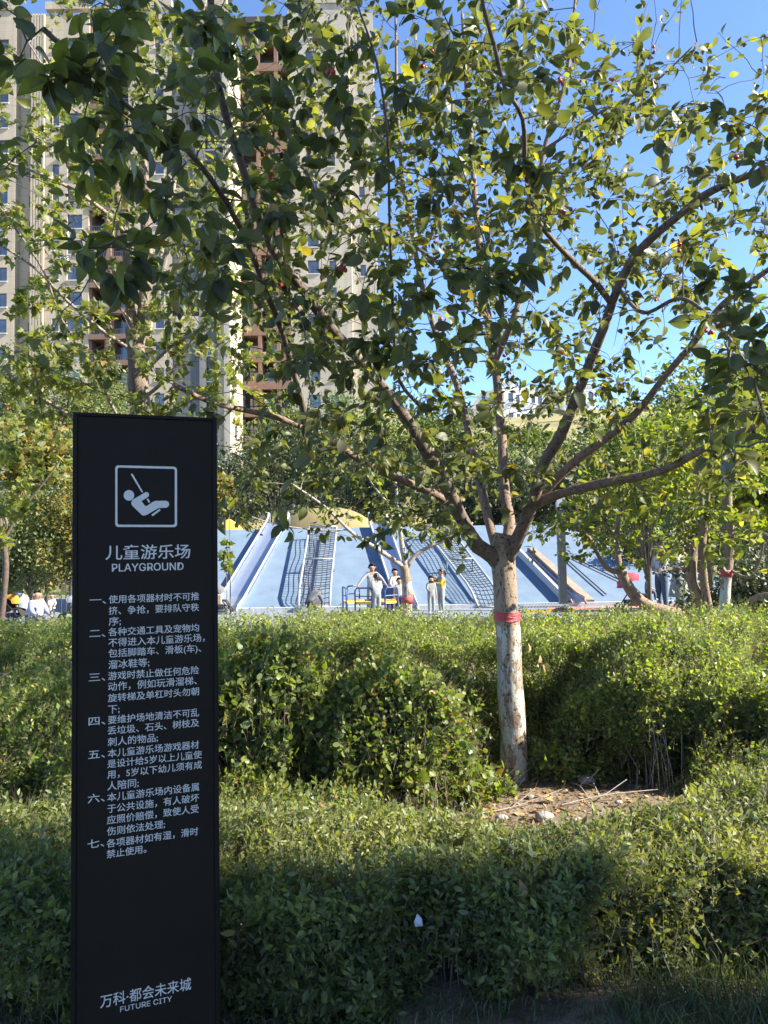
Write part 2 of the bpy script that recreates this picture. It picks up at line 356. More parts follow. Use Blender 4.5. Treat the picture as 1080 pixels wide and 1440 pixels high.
def wall_holes(mb, x0,x1,z0,z1, holes, y=0.0, depth=.22):
    xs=sorted({x0,x1}|{h[0] for h in holes}|{h[1] for h in holes}); zs=sorted({z0,z1}|{h[2] for h in holes}|{h[3] for h in holes})
    for i in range(len(xs)-1):
        for j in range(len(zs)-1):
            cx=(xs[i]+xs[i+1])/2; cz=(zs[j]+zs[j+1])/2
            if any(h[0]<cx<h[1] and h[2]<cz<h[3] for h in holes): continue
            mb.quad((xs[i],y,zs[j]),(xs[i+1],y,zs[j]),(xs[i+1],y,zs[j+1]),(xs[i],y,zs[j+1]))
    for a,b,c,d in holes:
        yd=y+depth
        mb.quad((a,y,c),(a,y,d),(a,yd,d),(a,yd,c)); mb.quad((b,y,c),(b,yd,c),(b,yd,d),(b,y,d))
        mb.quad((a,y,c),(a,yd,c),(b,yd,c),(b,y,c)); mb.quad((a,y,d),(b,y,d),(b,yd,d),(a,yd,d))
_wp={}
def window(root, x0,x1,z0,z1, y, rz=0.0, mull=True):
    key=(round(x1-x0,2),round(z1-z0,2),mull)
    if key not in _wp:
        w,h=x1-x0,z1-z0; t=.06; mb=MB()
        for b in ((0,t,0,h),(w-t,w,0,h),(t,w-t,0,t),(t,w-t,h-t,h)): mb.box(b[0],b[1],0,.08,b[2],b[3])
        if mull and w>1.0: mb.box(w*.36,w*.36+.05,.005,.075,t,h-t)
        fm=mb.build('window',M_frame); g=MB(); g.box(t,w-t,.04,.05,t,h-t); gm=g.build('pane',M_glass,fm)
        s=MB(); s.box(-.08,w+.08,-.30,-.02,-.12,-.004); sm=s.build('sill',M_sill,fm); _wp[key]=(fm.data,gm.data,sm.data)
        for o in (gm,sm,fm): bpy.data.objects.remove(o)
    f_,g_,s_=_wp[key]
    f=link('window',f_,root); f.location=(x0,y,z0); f.rotation_euler=(0,0,rz)
    link('pane',g_,f); link('sill',s_,f)

def tower1():
    D=83.0; X=lambda px:(px-540)/FPX*D
    ox,oy=X(200),D; root=empty('apartment_tower',(ox,oy,-.5),0,'tall beige apartment tower with dark grey panels and brown balconies, rising at the left','apartment tower')
    zt=P(150,20,D)[2]+.5; zsill=P(103,540,D)[2]+.5; ph=3.0; base=zsill-6*ph
    L=lambda px:X(px)-ox
    floors=[base+i*ph for i in range(0,40) if base+i*ph<zt-2.2]
    W=MB(); wins=[]
    def strip(p0,p1,y,cols,extra_top=0):
        hs=[]
        for (a,b,lo,hi) in cols:
            for f in floors:
                if f<1: continue
                hs.append((L(a),L(b),f+lo,f+hi)); wins.append((L(a),L(b),f+lo,f+hi,y+.16))
        wall_holes(W,L(p0),L(p1),0,zt+extra_top,hs,y)
    strip(-75,17,0,[(-60,-38,0,1.6),(-12,6,0,1.6)],.6)
    strip(17,40,1.1,[(30.5,37.5,.0,1.45)])
    strip(60,123,0,[(70.5,80,.1,1.6),(92,113.5,0,1.65)])
    strip(180,243,.0,[(218,231,.2,1.7)])
    strip(281,291,.0,[]); strip(306.5,323,0,[]); 
    W.quad((L(17),0,0),(L(17),1.1,0),(L(17),1.1,zt),(L(17),0,zt))
    W.quad((L(17),0,zt),(L(17),1.1,zt),(L(17),1.1,zt+.6),(L(17),0,zt+.6))
    # fluted pier
    for k in range(5):
        a=40+k*4.0; W.box(L(a+.5),L(a+3.4),-.30,.6,0,zt)
    W.quad((L(40),.1,0),(L(60),.1,0),(L(60),.1,zt),(L(40),.1,zt)); W.box(L(40)-.02,L(40)+.02,.11,1.1,0,zt)
    # backs and returns
    W.quad((L(123),0,0),(L(123),2.2,0),(L(123),2.2,zt),(L(123),0,zt)); W.quad((L(180),0,0),(L(180),0,zt),(L(180),2.2,zt),(L(180),2.2,0))
    # right side wall (faces +x) with its windows, rear and roof
    sw=MB(); dep=12.0
    hs=[];xr=L(323)
    for f in floors:
        if f<1: continue
        for (a,b) in ((3.2,4.6),(8.4,9.8)): hs.append((a,b,f+.0,f+1.5))
    wall_holes(sw,0,dep,0,zt,hs,0,.2)
    for v in sw.V: pass
    W.add([(xr-v[1],v[0],v[2]) for v in sw.V], sw.F)
    W.quad((L(-75),dep,0),(xr,dep,0),(xr,dep,zt),(L(-75),dep,zt)); W.quad((L(-75),0,0),(L(-75),0,zt),(L(-75),dep,zt),(L(-75),dep,0))
    W.quad((L(-75),0,zt+.001),(xr,0,zt+.001),(xr,dep,zt+.001),(L(-75),dep,zt+.001))
    W.build('wall',M_wall,root)
    for a,b,c,d,y in wins: window(root,a,b,c,d,y)
    for (a,b,c,d) in hs: window(root,0,b-a,0,d-c,0); w=root.children[-1]; w.location=(xr-.16,a,c); w.rotation_euler=(0,0,R(90))
    # parapet blocks
    for (a,b,h) in ((-75,17,1.4),(60,123,.9),(180,243,.9),(281,323,1.2)):
        q=MB(); q.box(L(a)-.05,L(b)+.05,-.18,.5,zt+.61,zt+.61+h); q.build('parapet',M_wall,root)
    # bright corner fin
    q=MB(); q.box(L(317.5),L(323)+.25,-.55,-.004,0,zt+.4); q.build('corner_fin',M_wallw,root)
    # grey cladding panels, one per storey in two columns, with a beige band every fifth storey
    big=MB(); w=(L(281)-L(243)); big.box(.03,w-.03,0,.12,.03,ph-.03); bp=big.build('panel',M_panel,root); bd=bp.data; bpy.data.objects.remove(bp)
    bb=MB(); bb.box(0,w,-.02,.25,0,ph*.62); b2=bb.build('wall_band',M_wall,root); bbd=b2.data; bpy.data.objects.remove(b2)
    nw=(L(306.5)-L(291)); nm=MB(); nm.box(.02,nw-.02,0,.1,1.62,ph-.04); np_=nm.build('panel',M_panel,root); nd=np_.data; bpy.data.objects.remove(np_)
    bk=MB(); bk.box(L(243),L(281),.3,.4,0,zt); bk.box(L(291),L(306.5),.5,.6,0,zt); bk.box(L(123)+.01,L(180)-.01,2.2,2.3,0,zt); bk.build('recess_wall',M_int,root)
    for i,f in enumerate(floors):
        if i%5==3: o=link('wall_band',bbd,root); o.location=(L(243),0,f-.3)
        else:
            o=link('panel',bd,root); o.location=(L(243),.15,f-.6)
        o=link('panel',nd,root); o.location=(L(291),.2,f)
        window(root,L(291)+.1,L(306.5)-.1,f+.05,f+1.6,.3)
    # balconies
    bw=L(180)-L(123)
    s=MB(); s.box(0,bw,-.02,2.2,-.9,-.72); s.box(0,bw,-.12,-.02,-.95,-.35); s.box(bw*.44,bw*.56,-.10,.3,-.35,2.05); sb=s.build('balcony',M_brown,root); sbd=sb.data; bpy.data.objects.remove(sb)
    r=MB(); 
    for k in range(22): r.box(.1+k*(bw-.2)/22,.1+k*(bw-.2)/22+.03,-.06,-.03,-.35,.18)
    r.box(0,bw,-.08,-.02,.18,.23); rl=r.build('railing',M_metalg,root); rd=rl.data; bpy.data.objects.remove(rl)
    for f in floors:
        o=link('balcony',sbd,root); o.location=(L(123),0,f); link('railing',rd,o)
        window(root,L(126),L(144),f-.3,f+1.6,2.05); window(root,L(157),L(177),f-.3,f+1.6,1.6)
    ac=MB(); ac.box(0,.85,-.32,0,0,.6); acm=ac.build('air_conditioner',M_sill,root); fn=MB(); fn.tube([(.3,-.325,.3),(.3,-.335,.3)],.22,14); fnm=fn.build('fan_grille',M_frame,acm); ad,fd_=acm.data,fnm.data; bpy.data.objects.remove(fnm); bpy.data.objects.remove(acm)
    for i,f in enumerate(floors):
        if i%3!=1: o=link('air_conditioner',ad,root); o.location=(L(127)+.3,1.95,f-.25); link('fan_grille',fd_,o)
        if i%4 in (0,3): o=link('air_conditioner',ad,root); o.location=(L(84),-.01,f-.95); link('fan_grille',fd_,o)
    # brown return walls beside the balconies
    q=MB(); q.box(L(123)+.01,L(126),.3,2.1,0,zt); q.box(L(144),L(157),.32,2.1,0,zt); q.build('brown_wall',M_brown,root)
tower1()
def tower2():
    D=91.0; X=lambda px:(px-540)/FPX*D
    ox=X(440); root=empty('apartment_tower',(ox,D,-.5),0,'second apartment tower with white end wall and terracotta balconies, behind the leaning branches','apartment tower')
    L=lambda px:X(px)-ox; zt=P(480,5,D)[2]+.5; ph=3.4; base=P(472,152,D)[2]-.9+.5; base-=int(base/ph)*ph
    floors=[base+i*ph for i in range(40) if base+i*ph<zt-2.4]
    W=MB(); wins=[]
    def strip(p0,p1,y,cols):
        hs=[]
        for (a,b,lo,hi) in cols:
            for f in floors: hs.append((L(a),L(b),f+lo,f+hi)); wins.append((L(a),L(b),f+lo,f+hi,y+.16))
        wall_holes(W,L(p0),L(p1),0,zt,hs,y)
    strip(412,500,0,[(437,453,0,1.7),(468,478,.1,1.6)]); strip(500,536,1.5,[(512,520,.1,1.6)])
    W.quad((L(500),0,0),(L(500),1.5,0),(L(500),1.5,zt),(L(500),0,zt)); W.quad((L(536),1.5,0),(L(536),14,0),(L(536),14,zt),(L(536),1.5,zt))
    W.quad((L(412),0,0),(L(412),0,zt),(L(412),2,zt),(L(412),2,0)); W.quad((L(340),14,0),(L(536),14,0),(L(536),14,zt),(L(340),14,zt))
    W.quad((L(340),2.1,zt),(L(536),2.1,zt),(L(536),14,zt),(L(340),14,zt))
    W.box(L(412)-.1,L(500)+.1,-.2,.4,zt,zt+1.1)
    W.build('wall',M_wallw,root)
    for a,b,c,d,y in wins: window(root,a,b,c,d,y)
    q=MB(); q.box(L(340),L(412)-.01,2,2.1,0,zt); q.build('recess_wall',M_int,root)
    bw=L(411.5)-L(345); s=MB(); s.box(0,bw,0,2.0,-.9,-.7); s.box(0,bw,-.12,-.0,-.95,.1); s.box(bw*.3,bw*.38,-.1,1.9,.1,2.45); s.box(bw*.70,bw*.78,-.1,1.9,.1,2.45)
    sb=s.build('balcony',M_brown,root); sbd=sb.data; bpy.data.objects.remove(sb)
    for f in floors:
        o=link('balcony',sbd,root); o.location=(L(345),0,f)
        window(root,L(349),L(363),f-.1,f+1.7,1.7); window(root,L(374),L(392),f-.1,f+1.7,1.7)
tower2()
# white blocks on the hilltop
M_hillw=pmat('bright_render',(.78,.77,.75),(.70,.69,.67),.8,.85)
def hill_building():
    D=78.0; X=lambda px:(px-540)/FPX*D; zz=lambda py:P(760,py,D)[2]
    root=empty('white_building',(X(760),D,zz(603)),0,'low white flat-roofed building standing on the hilltop','building')
    L=lambda px:X(px)-X(760); z0=zz(603)
    for (a,b,top,y0) in ((680,702,549,1.0),(702,729,537,0),(729,762,545,.8),(762,800,549,1.6),(800,845,543,.4)):
        hs=[]; h=zz(top)-z0
        for k in range(2 if b-a<30 else 3):
            for zlo in (.8,2.9):
                if zlo+1.1<h: 
                    w=(b-a)/(2 if b-a<30 else 3); hs.append((L(a+w*(k+.28)),L(a+w*(k+.78)),zlo,zlo+1.0))
        W=MB(); wall_holes(W,L(a),L(b),-4,h,hs,y0,.15)
        W.quad((L(a),y0,-4),(L(a),y0,h),(L(a),9,h),(L(a),9,-4)); W.quad((L(b),y0,-4),(L(b),9,-4),(L(b),9,h),(L(b),y0,h)); W.quad((L(a),y0,h),(L(b),y0,h),(L(b),9,h),(L(a),9,h)); W.quad((L(a),9,-4),(L(a),9,h),(L(b),9,h),(L(b),9,-4))
        W.box(L(a)+.02,L(b)-.02,y0-.1,y0+.1,h+.004,h+.25)
        w_=W.build('block',M_hillw,root)
        for (p,q,r,s) in hs: window(root,p,q,r,s,y0+.1)
hill_building()
# unseen block added out of view at right to shade the foreground
q=MB(); S=Vector((math.sin(SUN_AZ),math.cos(SUN_AZ)))
EDGE_Y=2.90; xb=16.0; ye=EDGE_Y+S.y/S.x*(xb+14)
root=empty('shade_block',(xb,ye,-.5),0,'unseen beige block added to shade the foreground, out of view to the right','shade caster')
W=MB(); hs=[(-3.2-6*k,-1.7-6*k,1.2+3*f,2.8+3*f) for k in range(4) for f in range(9)]
wall_holes(W,-26,0,0,28,hs,0,.2); V=[(v[1]*1.0,v[0],v[2]) for v in W.V]
W2=MB(); W2.add(V,[f[::-1] for f in W.F]); W2.quad((0,0,0),(14,0,0),(14,0,28),(0,0,28)); W2.quad((0,-26,28),(0,0,28),(14,0,28),(14,-26,28)); W2.quad((14,0,0),(14,-26,0),(14,-26,28),(14,0,28))
W2.build('wall',M_wall,root)
for (a,b,c,d) in hs: 
    window(root,0,b-a,0,d-c,0); w=root.children[-1]; w.location=(.16,b,c); w.rotation_euler=(0,0,R(-90))

# ------------------------------------------------------------------ play slope
M_slope=pmat('slope_rubber',(.145,.20,.27),(.105,.155,.225),2.2,.85,bump=.25,bscale=90,lo=.3,hi=.7,detail=9)
M_edge=pmat('white_paint',(.50,.51,.53),(.42,.43,.45),12,.45)
M_steel=pmat('brushed_steel',(.44,.50,.62),(.38,.44,.56),3,.30,metal=.75,stretch=(8,1,1))
M_rail=pmat('galvanised_tube',(.36,.37,.38),(.28,.29,.30),12,.45,metal=.2)
M_rope=pmat('black_rope',(.045,.045,.055),None,60,.8)
M_gold=pmat('golden_rubber',(.26,.20,.085),(.21,.16,.07),5,.85)
M_yel=pmat('yellow_panel',(.78,.48,.06),(.70,.42,.05),5,.6)
M_blue=pmat('blue_tube',(.05,.09,.25),None,10,.4)
M_navy=pmat('deep_blue',(.10,.18,.33),None,10,.8)
M_wood=pmat('weathered_wood',(.30,.22,.16),(.2,.145,.105),12,.8,stretch=(1,.15,1))
M_post=pmat('grey_steel',(.07,.075,.08),(.05,.055,.06),8,.45,metal=.3)
TAN=.5095
def Ps(px,py,h=0.0):
    """point on the slope plane, lifted h along its normal"""
    d=ray(px,py); t=(TAN*(0-20)-CAMLOC[2])/(d[2]-TAN*d[1]); p=CAMLOC+d*t
    nrm=np.array([0,-TAN,1.0])/math.hypot(1,TAN); return p+nrm*h
y1=24.6; zt=TAN*(y1-20)
mb=MB(); nx,ny=60,14
xs=np.linspace(-8.5,8.6,nx)
V=[]
for j in range(ny+1):
    t=j/ny
    for i in range(nx):
        s=i/(nx-1); x=(-8.5*(1-s)+8.6*s)*(1-t)+(-9.5*(1-s)+5.6*s)*t; y=20+(y1-20)*t
        V.append((x,y,TAN*(y-20)-.0))
F=[(j*nx+i,j*nx+i+1,(j+1)*nx+i+1,(j+1)*nx+i) for j in range(ny) for i in range(nx-1)]
mb.add(V,F)
mb.add([(8.6,20,0),(12.5,24.5,0),(5.6,y1,zt),(5.6,26.6,zt),(12,27,.2)],[(0,1,2),(1,4,3,2)])
mb.add([(-9.5,y1,zt),(5.6,y1,zt),(5.6,26.6,zt),(-9.5,26.6,zt)],[(0,1,2,3)])
mb.add([(-8.5,20,0),(-9.5,y1,zt),(-9.5,y1,0)],[(0,1,2)])
mb.add([(-9.5,26.6,0),(5.6,26.6,0),(5.6,26.6,zt),(-9.5,26.6,zt)],[(3,2,1,0)])
root=empty('play_slope',(0,20,0),0,'wide light blue rubber slope that carries the slides and rope ladders','play slope')
o=mb.build('surface',M_slope,root); o.location=(0,-20,0)
k=MB(); k.box(-8.5,8.6,-.22,-.02,0,.10); k.build('kerb',M_edge,root)

def slide(bl,br,tl,tr,label,mat,hoops=True,wood=False,side=.20):
    """corners given on the slope: bottom left/right, top left/right"""
    nrm=np.array([0,-TAN,1.0])/math.hypot(1,TAN)
    BL,BR,TL,TR=[Ps(*p) for p in (bl,br,tl,tr)]; c=(BL+BR)/2
    root=empty('slide',tuple(c),0,label,'slide','slides on the blue slope'); q=lambda p:tuple(np.asarray(p)-c)
    n=14; mb=MB(); V=[]
    prof=[(0,side),(0.0,.05),(.08,.0+.03),(.5,.02),(.92,.03),(1,.05),(1,side)]
    for i in range(n+1):
        t=i/n; a=BL+(TL-BL)*t; b=BR+(TR-BR)*t; out=max(0,1-t*n/1.6); 
        for (s,h) in prof: V.append(q(a+(b-a)*s+nrm*(h+.02)+np.array([0,-.25*out,.06*out])))
    k=len(prof); mb.add(V,[(i*k+j,i*k+j+1,(i+1)*k+j+1,(i+1)*k+j) for i in range(n) for j in range(k-1)])
    # outer skirts
    for (A,B) in ((BL,TL),(BR,TR)):
        mb.quad(q(A-nrm*.02),q(B-nrm*.02),q(B+nrm*side),q(A+nrm*side))
    mb.build('chute',mat,root,smooth=False)
    if wood:
        wx=np.array([.34,.05,0]); e=MB(); a_,b_=BR+nrm*.02,TR+nrm*.02; V=[q(a_),q(a_+wx),q(b_+wx*.8),q(b_),q(a_+nrm*.16),q(a_+wx+nrm*.14),q(b_+wx*.8+nrm*.14),q(b_+nrm*.16)]
        e.add(V,[(4,5,6,7),(0,1,5,4),(1,2,6,5),(2,3,7,6),(3,0,4,7)]); e.build('edge_board',M_wood,root)
        e=MB(); a_,b_=BL-np.array([.07,0,0]),TL-np.array([.07,0,0]); e.add([q(a_-nrm*.02),q(b_-nrm*.02),q(b_+nrm*.24),q(a_+nrm*.24),q(BL-nrm*.02),q(TL-nrm*.02),q(TL+nrm*.24),q(BL+nrm*.24)],[(0,1,2,3),(4,7,6,5),(3,2,6,7),(0,3,7,4),(1,5,6,2)]); e.build('side_panel',M_edge,root)
    for (A,B) in ((BL,TL),(BR,TR)):
        r=MB(); pts=[A+nrm*(side*.45)+np.array([0,-.42,0]),A+nrm*(side*.9)+np.array([0,-.22,0])]+[A+(B-A)*t+nrm*(side+.01) for t in np.linspace(.04,.97,8)]
        if hoops: pts+=[B+nrm*side+np.array([0,.05,.06]),B+np.array([0,.12,.40]),B+np.array([0,.28,.38]),B+np.array([0,.34,.03])]
        r.tube([q(p) for p in pts],.032,8); r.build('side_rail',M_wood if wood else M_edge,root,smooth=True)
    return root
slide((303,862),(337,862),(377,738),(405,738),'polished steel chute slide with white rims, leftmost on the blue slope',M_steel)
slide((559,862),(587,862),(519,738),(544,738),'blue grey steel slide behind the group at the merry-go-round',M_steel)
slide((799,851),(818,851),(728,778),(741,778),'steel slide with a wooden edge board, right of the main tree trunk',M_steel,hoops=False,wood=True)

def net(bl,br,tl,tr,label,lift=.42):
    nrm=np.array([0,-TAN,1.0])/math.hypot(1,TAN)
    BL,BR,TL,TR=[Ps(*p) for p in (bl,br,tl,tr)]; c=(BL+BR)/2
    # keep the picture position although the net floats above the slope
    sh=np.array([0,lift*.2,0]); 
    root=empty('rope_ladder',tuple(c),0,label,'rope ladder','inclined rope ladders on the blue slope'); q=lambda p:tuple(np.asarray(p)-c)
    U=lambda s,t:(BL*(1-s)+BR*s)*(1-t)+(TL*(1-s)+TR*s)*t+nrm*(lift*(.35+.65*min(1,t*8)))
    for s in (0,1):
        m=MB(); m.tube([q(U(s,t)) for t in np.linspace(0,1,12)],.035,8); m.build('frame_rail',M_rail,root,smooth=True)
    for t in (0.0,.5,1.0):
        m=MB(); m.tube([q(U(0,t)),q(U(1,t))],.03,8); m.build('crossbar',M_rail,root,smooth=True)
    for s in (0,1):
        for t in (.02,.5,.99):
            m=MB(); p=U(s,t); m.tube([q(p),q(p-nrm*(lift+.05))],.025,6); m.build('support_leg',M_rail,root,smooth=True)
    m=MB()
    for s in np.linspace(0,1,7)[1:-1]: m.tube([q(U(s+random.uniform(-.012,.012),t)-nrm*.05*math.sin(t*2*math.pi)**2) for t in np.linspace(0,1,18)],.012,4)
    nr=34
    for i in range(1,nr):
        t=i/nr+random.uniform(-.004,.004)
        m.tube([q(U(s,t+random.uniform(-.004,.004))-nrm*(.05*math.sin(math.pi*s))) for s in np.linspace(0,1,6)],.011,4)
    m.build('net',M_rope,root)
    return root
net((420,860),(464,860),(436,757),(474,757),'black rope ladder in a white frame above the crouching person')
net((672,860),(706,860),(592,757),(630,757),'slanting black rope ladder in a white frame, just left of the main trunk')
# climbing ropes at right
for i,(a,b,lb) in enumerate((((798,790),(852,838),'upper end left: steep dark climbing rope on the blue slope beside the grey post'),((806,786),(872,818),'flatter dark climbing rope on the blue slope right of the grey post'))):
    m=MB(); p,q_=Ps(*a,h=.05),Ps(*b,h=.05); m.tube([p,(p+q_)/2+np.array([0,0,-.0]),q_],.02,5)
    tag(m.build('climbing_rope',M_rope),'steep dark climbing rope on the blue slope beside the grey post' if i==0 else lb,'rope','climbing ropes right of the post')

# golden mounds behind the top of the slope
def mound(cx,D,halfw,htop,col,label,squash=.6,nm='golden_mound',dark=None,pk=0.0):
    z0=2.35; c=P(cx,742,D); root=empty(nm,(c[0],D,0),0,label,'play mound','golden mounds behind the slope')
    m=MB(); V=[];F=[]; na,nr=40,12
    for j in range(nr+1):
        r=j/nr
        for i in range(na):
            a=i*2*math.pi/na; h=htop*(1-r**2.6)**.8*(1-pk*r); V.append((halfw*r*math.cos(a),halfw*squash*r*math.sin(a),h if j<nr else -.0))
    F=[(j*na+i,(j+1)*na+i,(j+1)*na+(i+1)%na,j*na+(i+1)%na) for j in range(nr) for i in range(na)]
    m.add(V,F); o=m.build('shell',col,root,smooth=True)
    if dark:
        dx,r=dark; m=MB(); V=[(0,0,0)]; 
        for i in range(24):
            a=i*2*math.pi/24; V.append((r*math.cos(a),-.02*abs(math.sin(a)),r*math.sin(a)))
        m.add(V,[(0,1+i,1+(i+1)%24) for i in range(24)]+[(0,1+(i+1)%24,1+i) for i in range(0)]); 
        t=m.build('porthole',M_navy,root); t.location=(dx,-halfw*squash*.86,htop*.36); t.rotation_euler=(R(-38),0,0)
    return root
c=P(455,712,27.5); mound(460,28.4,3.1,c[2],M_gold,'broad ochre mound with a round blue porthole, behind the first rope ladder',.5,dark=(-.75,.42))
c=P(326,728,26.5); r_=mound(322,27.2,1.45,c[2],M_yel,'small bright yellow mound at the left behind the slope, next to the sign',.5,pk=.25)
m=MB(); m.box(-.03,.03,-.75,-.68,1.9,c[2]+.02); m.build('slit',M_int,r_)

# grey post right of the trunk
c=P(792,853,18.6); zt_=P(790,697,18.6)[2]; root=empty('steel_post',(c[0],18.6,0),0,'tall square dark grey steel post with a light cap, right of the main trunk','post')
m=MB(); m.box(-.09,.09,-.09,.09,.06,zt_-.35); m.build('shaft',M_post,root); m=MB(); m.box(-.16,.16,-.16,.16,0,.06); m.build('base_plate',M_post,root)
m=MB(); m.box(-.10,.10,-.10,.10,zt_-.35,zt_); m.build('cap',M_edge,root)
# roller bench with yellow ends
a=P(733,856,18.2); b=P(801,856,18.2); zr=P(765,853,18.2)[2]
root=empty('roller_walk',(a[0],18.2,0),0,'low roller walk of grey drums with yellow side, at the foot of the post','play roller')
n=16; wd=(b[0]-a[0])/n
dm=MB(); dm.tube([(0,-.02,0),(0,.75,0)],wd*.46,12); d_=dm.build('roller',M_edge,root,smooth=False); dh=MB(); dh.tube([(0,-.035,0),(0,-.021,0)],wd*.22,10); h_=dh.build('hub',M_int,d_)
for i in range(n):
    o=d_ if i==0 else link('roller',d_.data,root); 
    if i: link('hub',h_.data,o)
    o.location=((i+.5)*wd,0,zr)
m=MB(); m.box(0,b[0]-a[0]+.08,-.12,-.05,.0,zr-.075); m.build('side_board',M_yel,root)
for i in range(6):
    m=MB(); m.tube([((n-5.2+i)*wd,-.13,zr*.5-.02),((n-5.2+i)*wd,-.121,zr*.5-.02)],.05,12); m.build('board_hole',M_int,root)

# merry-go-round
c=P(523,848,18.4); zs=P(500,848,17.8)[2]; zh=P(500,827,17.8)[2]
root=empty('merry_go_round',(c[0],18.4,0),0,'small merry-go-round with blue tube handles and yellow seats, children around it','merry-go-round')
m=MB(); m.tube([(0,0,0),(0,0,zs+.05)],.08,10); m.build('spindle',M_blue,root,smooth=True)
for i in range(6):
    a=i*math.pi/3+.25; ca,sa=math.cos(a),math.sin(a)
    m=MB(); V=[];ns=8
    for j in range(ns+1):
        b_=a-.34+.68*j/ns
        for rr in (.34,.70): 
            for zz_ in (zs-.03,zs+.02): V.append((rr*math.cos(b_),rr*math.sin(b_),zz_))
    F=[]
    for j in range(ns):
        k=j*4; F+=[(k+1,k+3,k+7,k+5),(k,k+4,k+6,k+2),(k+2,k+6,k+7,k+3),(k,k+1,k+5,k+4)]
    F+=[(0,2,3,1),(ns*4,ns*4+1,ns*4+3,ns*4+2)]
    m.add(V,F); m.build('seat',M_yel,root)
    b1,b2=a-.30,a+.30; r1=.72
    m=MB(); m.tube([(r1*math.cos(b1),r1*math.sin(b1),.02),(r1*math.cos(b1),r1*math.sin(b1),zh-.06),(r1*math.cos(b1+.08),r1*math.sin(b1+.08),zh),(r1*math.cos(b2-.08),r1*math.sin(b2-.08),zh),(r1*math.cos(b2),r1*math.sin(b2),zh-.06),(r1*math.cos(b2),r1*math.sin(b2),.02)],.02,7); m.build('handle',M_blue,root,smooth=True)
    m=MB(); m.tube([(r1*math.cos(b1),r1*math.sin(b1),zs+.16),(r1*math.cos(b2),r1*math.sin(b2),zs+.16)],.014,6); m.build('bar',M_blue,root)
m=MB(); m.tube([(0,0,.01),(0,0,.05)],.78,28); m.build('floor_disc',M_post,root)

# railing far left
root=empty('metal_railing',tuple(P(92,862,17.6)),0,'grey metal railing of thin uprights behind the man holding a baby','railing'); b0=P(92,862,17.6); root.location=(b0[0],17.6,0)
zt_=P(92,818,17.6)[2]
for i in range(14):
    m=MB(); m.tube([(-.1+i*.11,0,0),(-.1+i*.11,0,zt_)],.013,5); m.build('bar',M_post,root)
m=MB(); m.tube([(-.15,0,zt_),(1.4,0,zt_)],.02,6); m.build('top_rail',M_post,root)

# ------------------------------------------------------------------ the sign
M_black=pmat('black_steel',(.022,.017,.0125),(.018,.014,.0105),3,.5,bump=.05,bscale=160,spec=.12)
M_black2=pmat('black_panel',(.025,.019,.014),(.021,.016,.012),4,.55,bump=.04,bscale=200,spec=.12)
M_ink=pmat('white_print',(.80,.73,.66),(.76,.69,.62),30,.6)
A=P(101,1100,2.2); SW=.425; SR=R(19.4)
us=np.array([math.cos(SR),math.sin(SR),0]); sn=np.array([math.sin(SR),-math.cos(SR),0])
sx0=P(100.5,1000,2.2)[0]; S0=np.array([sx0,2.2,0.0])
def Uv(px,py):
    d=ray(px,py); t=np.dot(S0-CAMLOC,sn)/np.dot(d,sn); p=CAMLOC+d*t; return float(np.dot(p-S0,us)),float(p[2])
SH=Uv(105,579)[1]
sign=empty('sign_pillar',tuple(S0),SR,'tall black playground rules sign with white Chinese lettering and swing pictogram','sign')
# local axes: x along the face, -y out of the face
TH=.075
def rbox(x0,x1,y0,y1,z0,z1,mat,name,parent,bev=.002):
    m=MB(); m.box(x0,x1,y0,y1,z0,z1); o=m.build(name,mat,parent)
    md=o.modifiers.new('bevel','BEVEL'); md.width=bev; md.segments=2; return o
rbox(.0145,SW-.0145,.0045,TH-.004,.02,SH-.0115,M_black2,'panel',sign,.001)
rbox(0,.014,0,TH,.0,SH,M_black,'side_frame',sign); rbox(SW-.014,SW,0,TH,0,SH,M_black,'side_frame',sign)
rbox(.0142,SW-.0142,0.0006,TH-.0006,SH-.011,SH-.0004,M_black,'top_frame',sign)
rbox(-.02,SW+.02,-.03,TH+.03,-.01,.012,M_black,'base_plate',sign)
YF=.0045-.0006
def lettering(text,px0,py0,px1,em,weight=.0,name='lettering',latin=False,sx=None,shear=0):
    """px0,py0: left edge at the line's mid height; px1 right edge"""
    u0,v0=Uv(px0,py0); u1,_=Uv(px1,py0)
    c=bpy.data.curves.new(name,'FONT'); c.body=text; c.font=FONT if (latin or ord(text[0])<255) and FONT else c.font; c.size=em; c.extrude=.0004; c.offset=weight; c.align_x='LEFT'; c.align_y='BOTTOM'; c.resolution_u=3
    o=bpy.data.objects.new(name,c); COL.objects.link(o); return (o,u0,v0,u1-u0)
LT=[]
try: FONT=bpy.data.fonts.load(bpy.utils.resource_path('LOCAL')+'/datafiles/fonts/Inter.woff2')
except Exception: FONT=None
def row(t,a,y,b): LT.append(lettering(t,a,y,b,.0262))
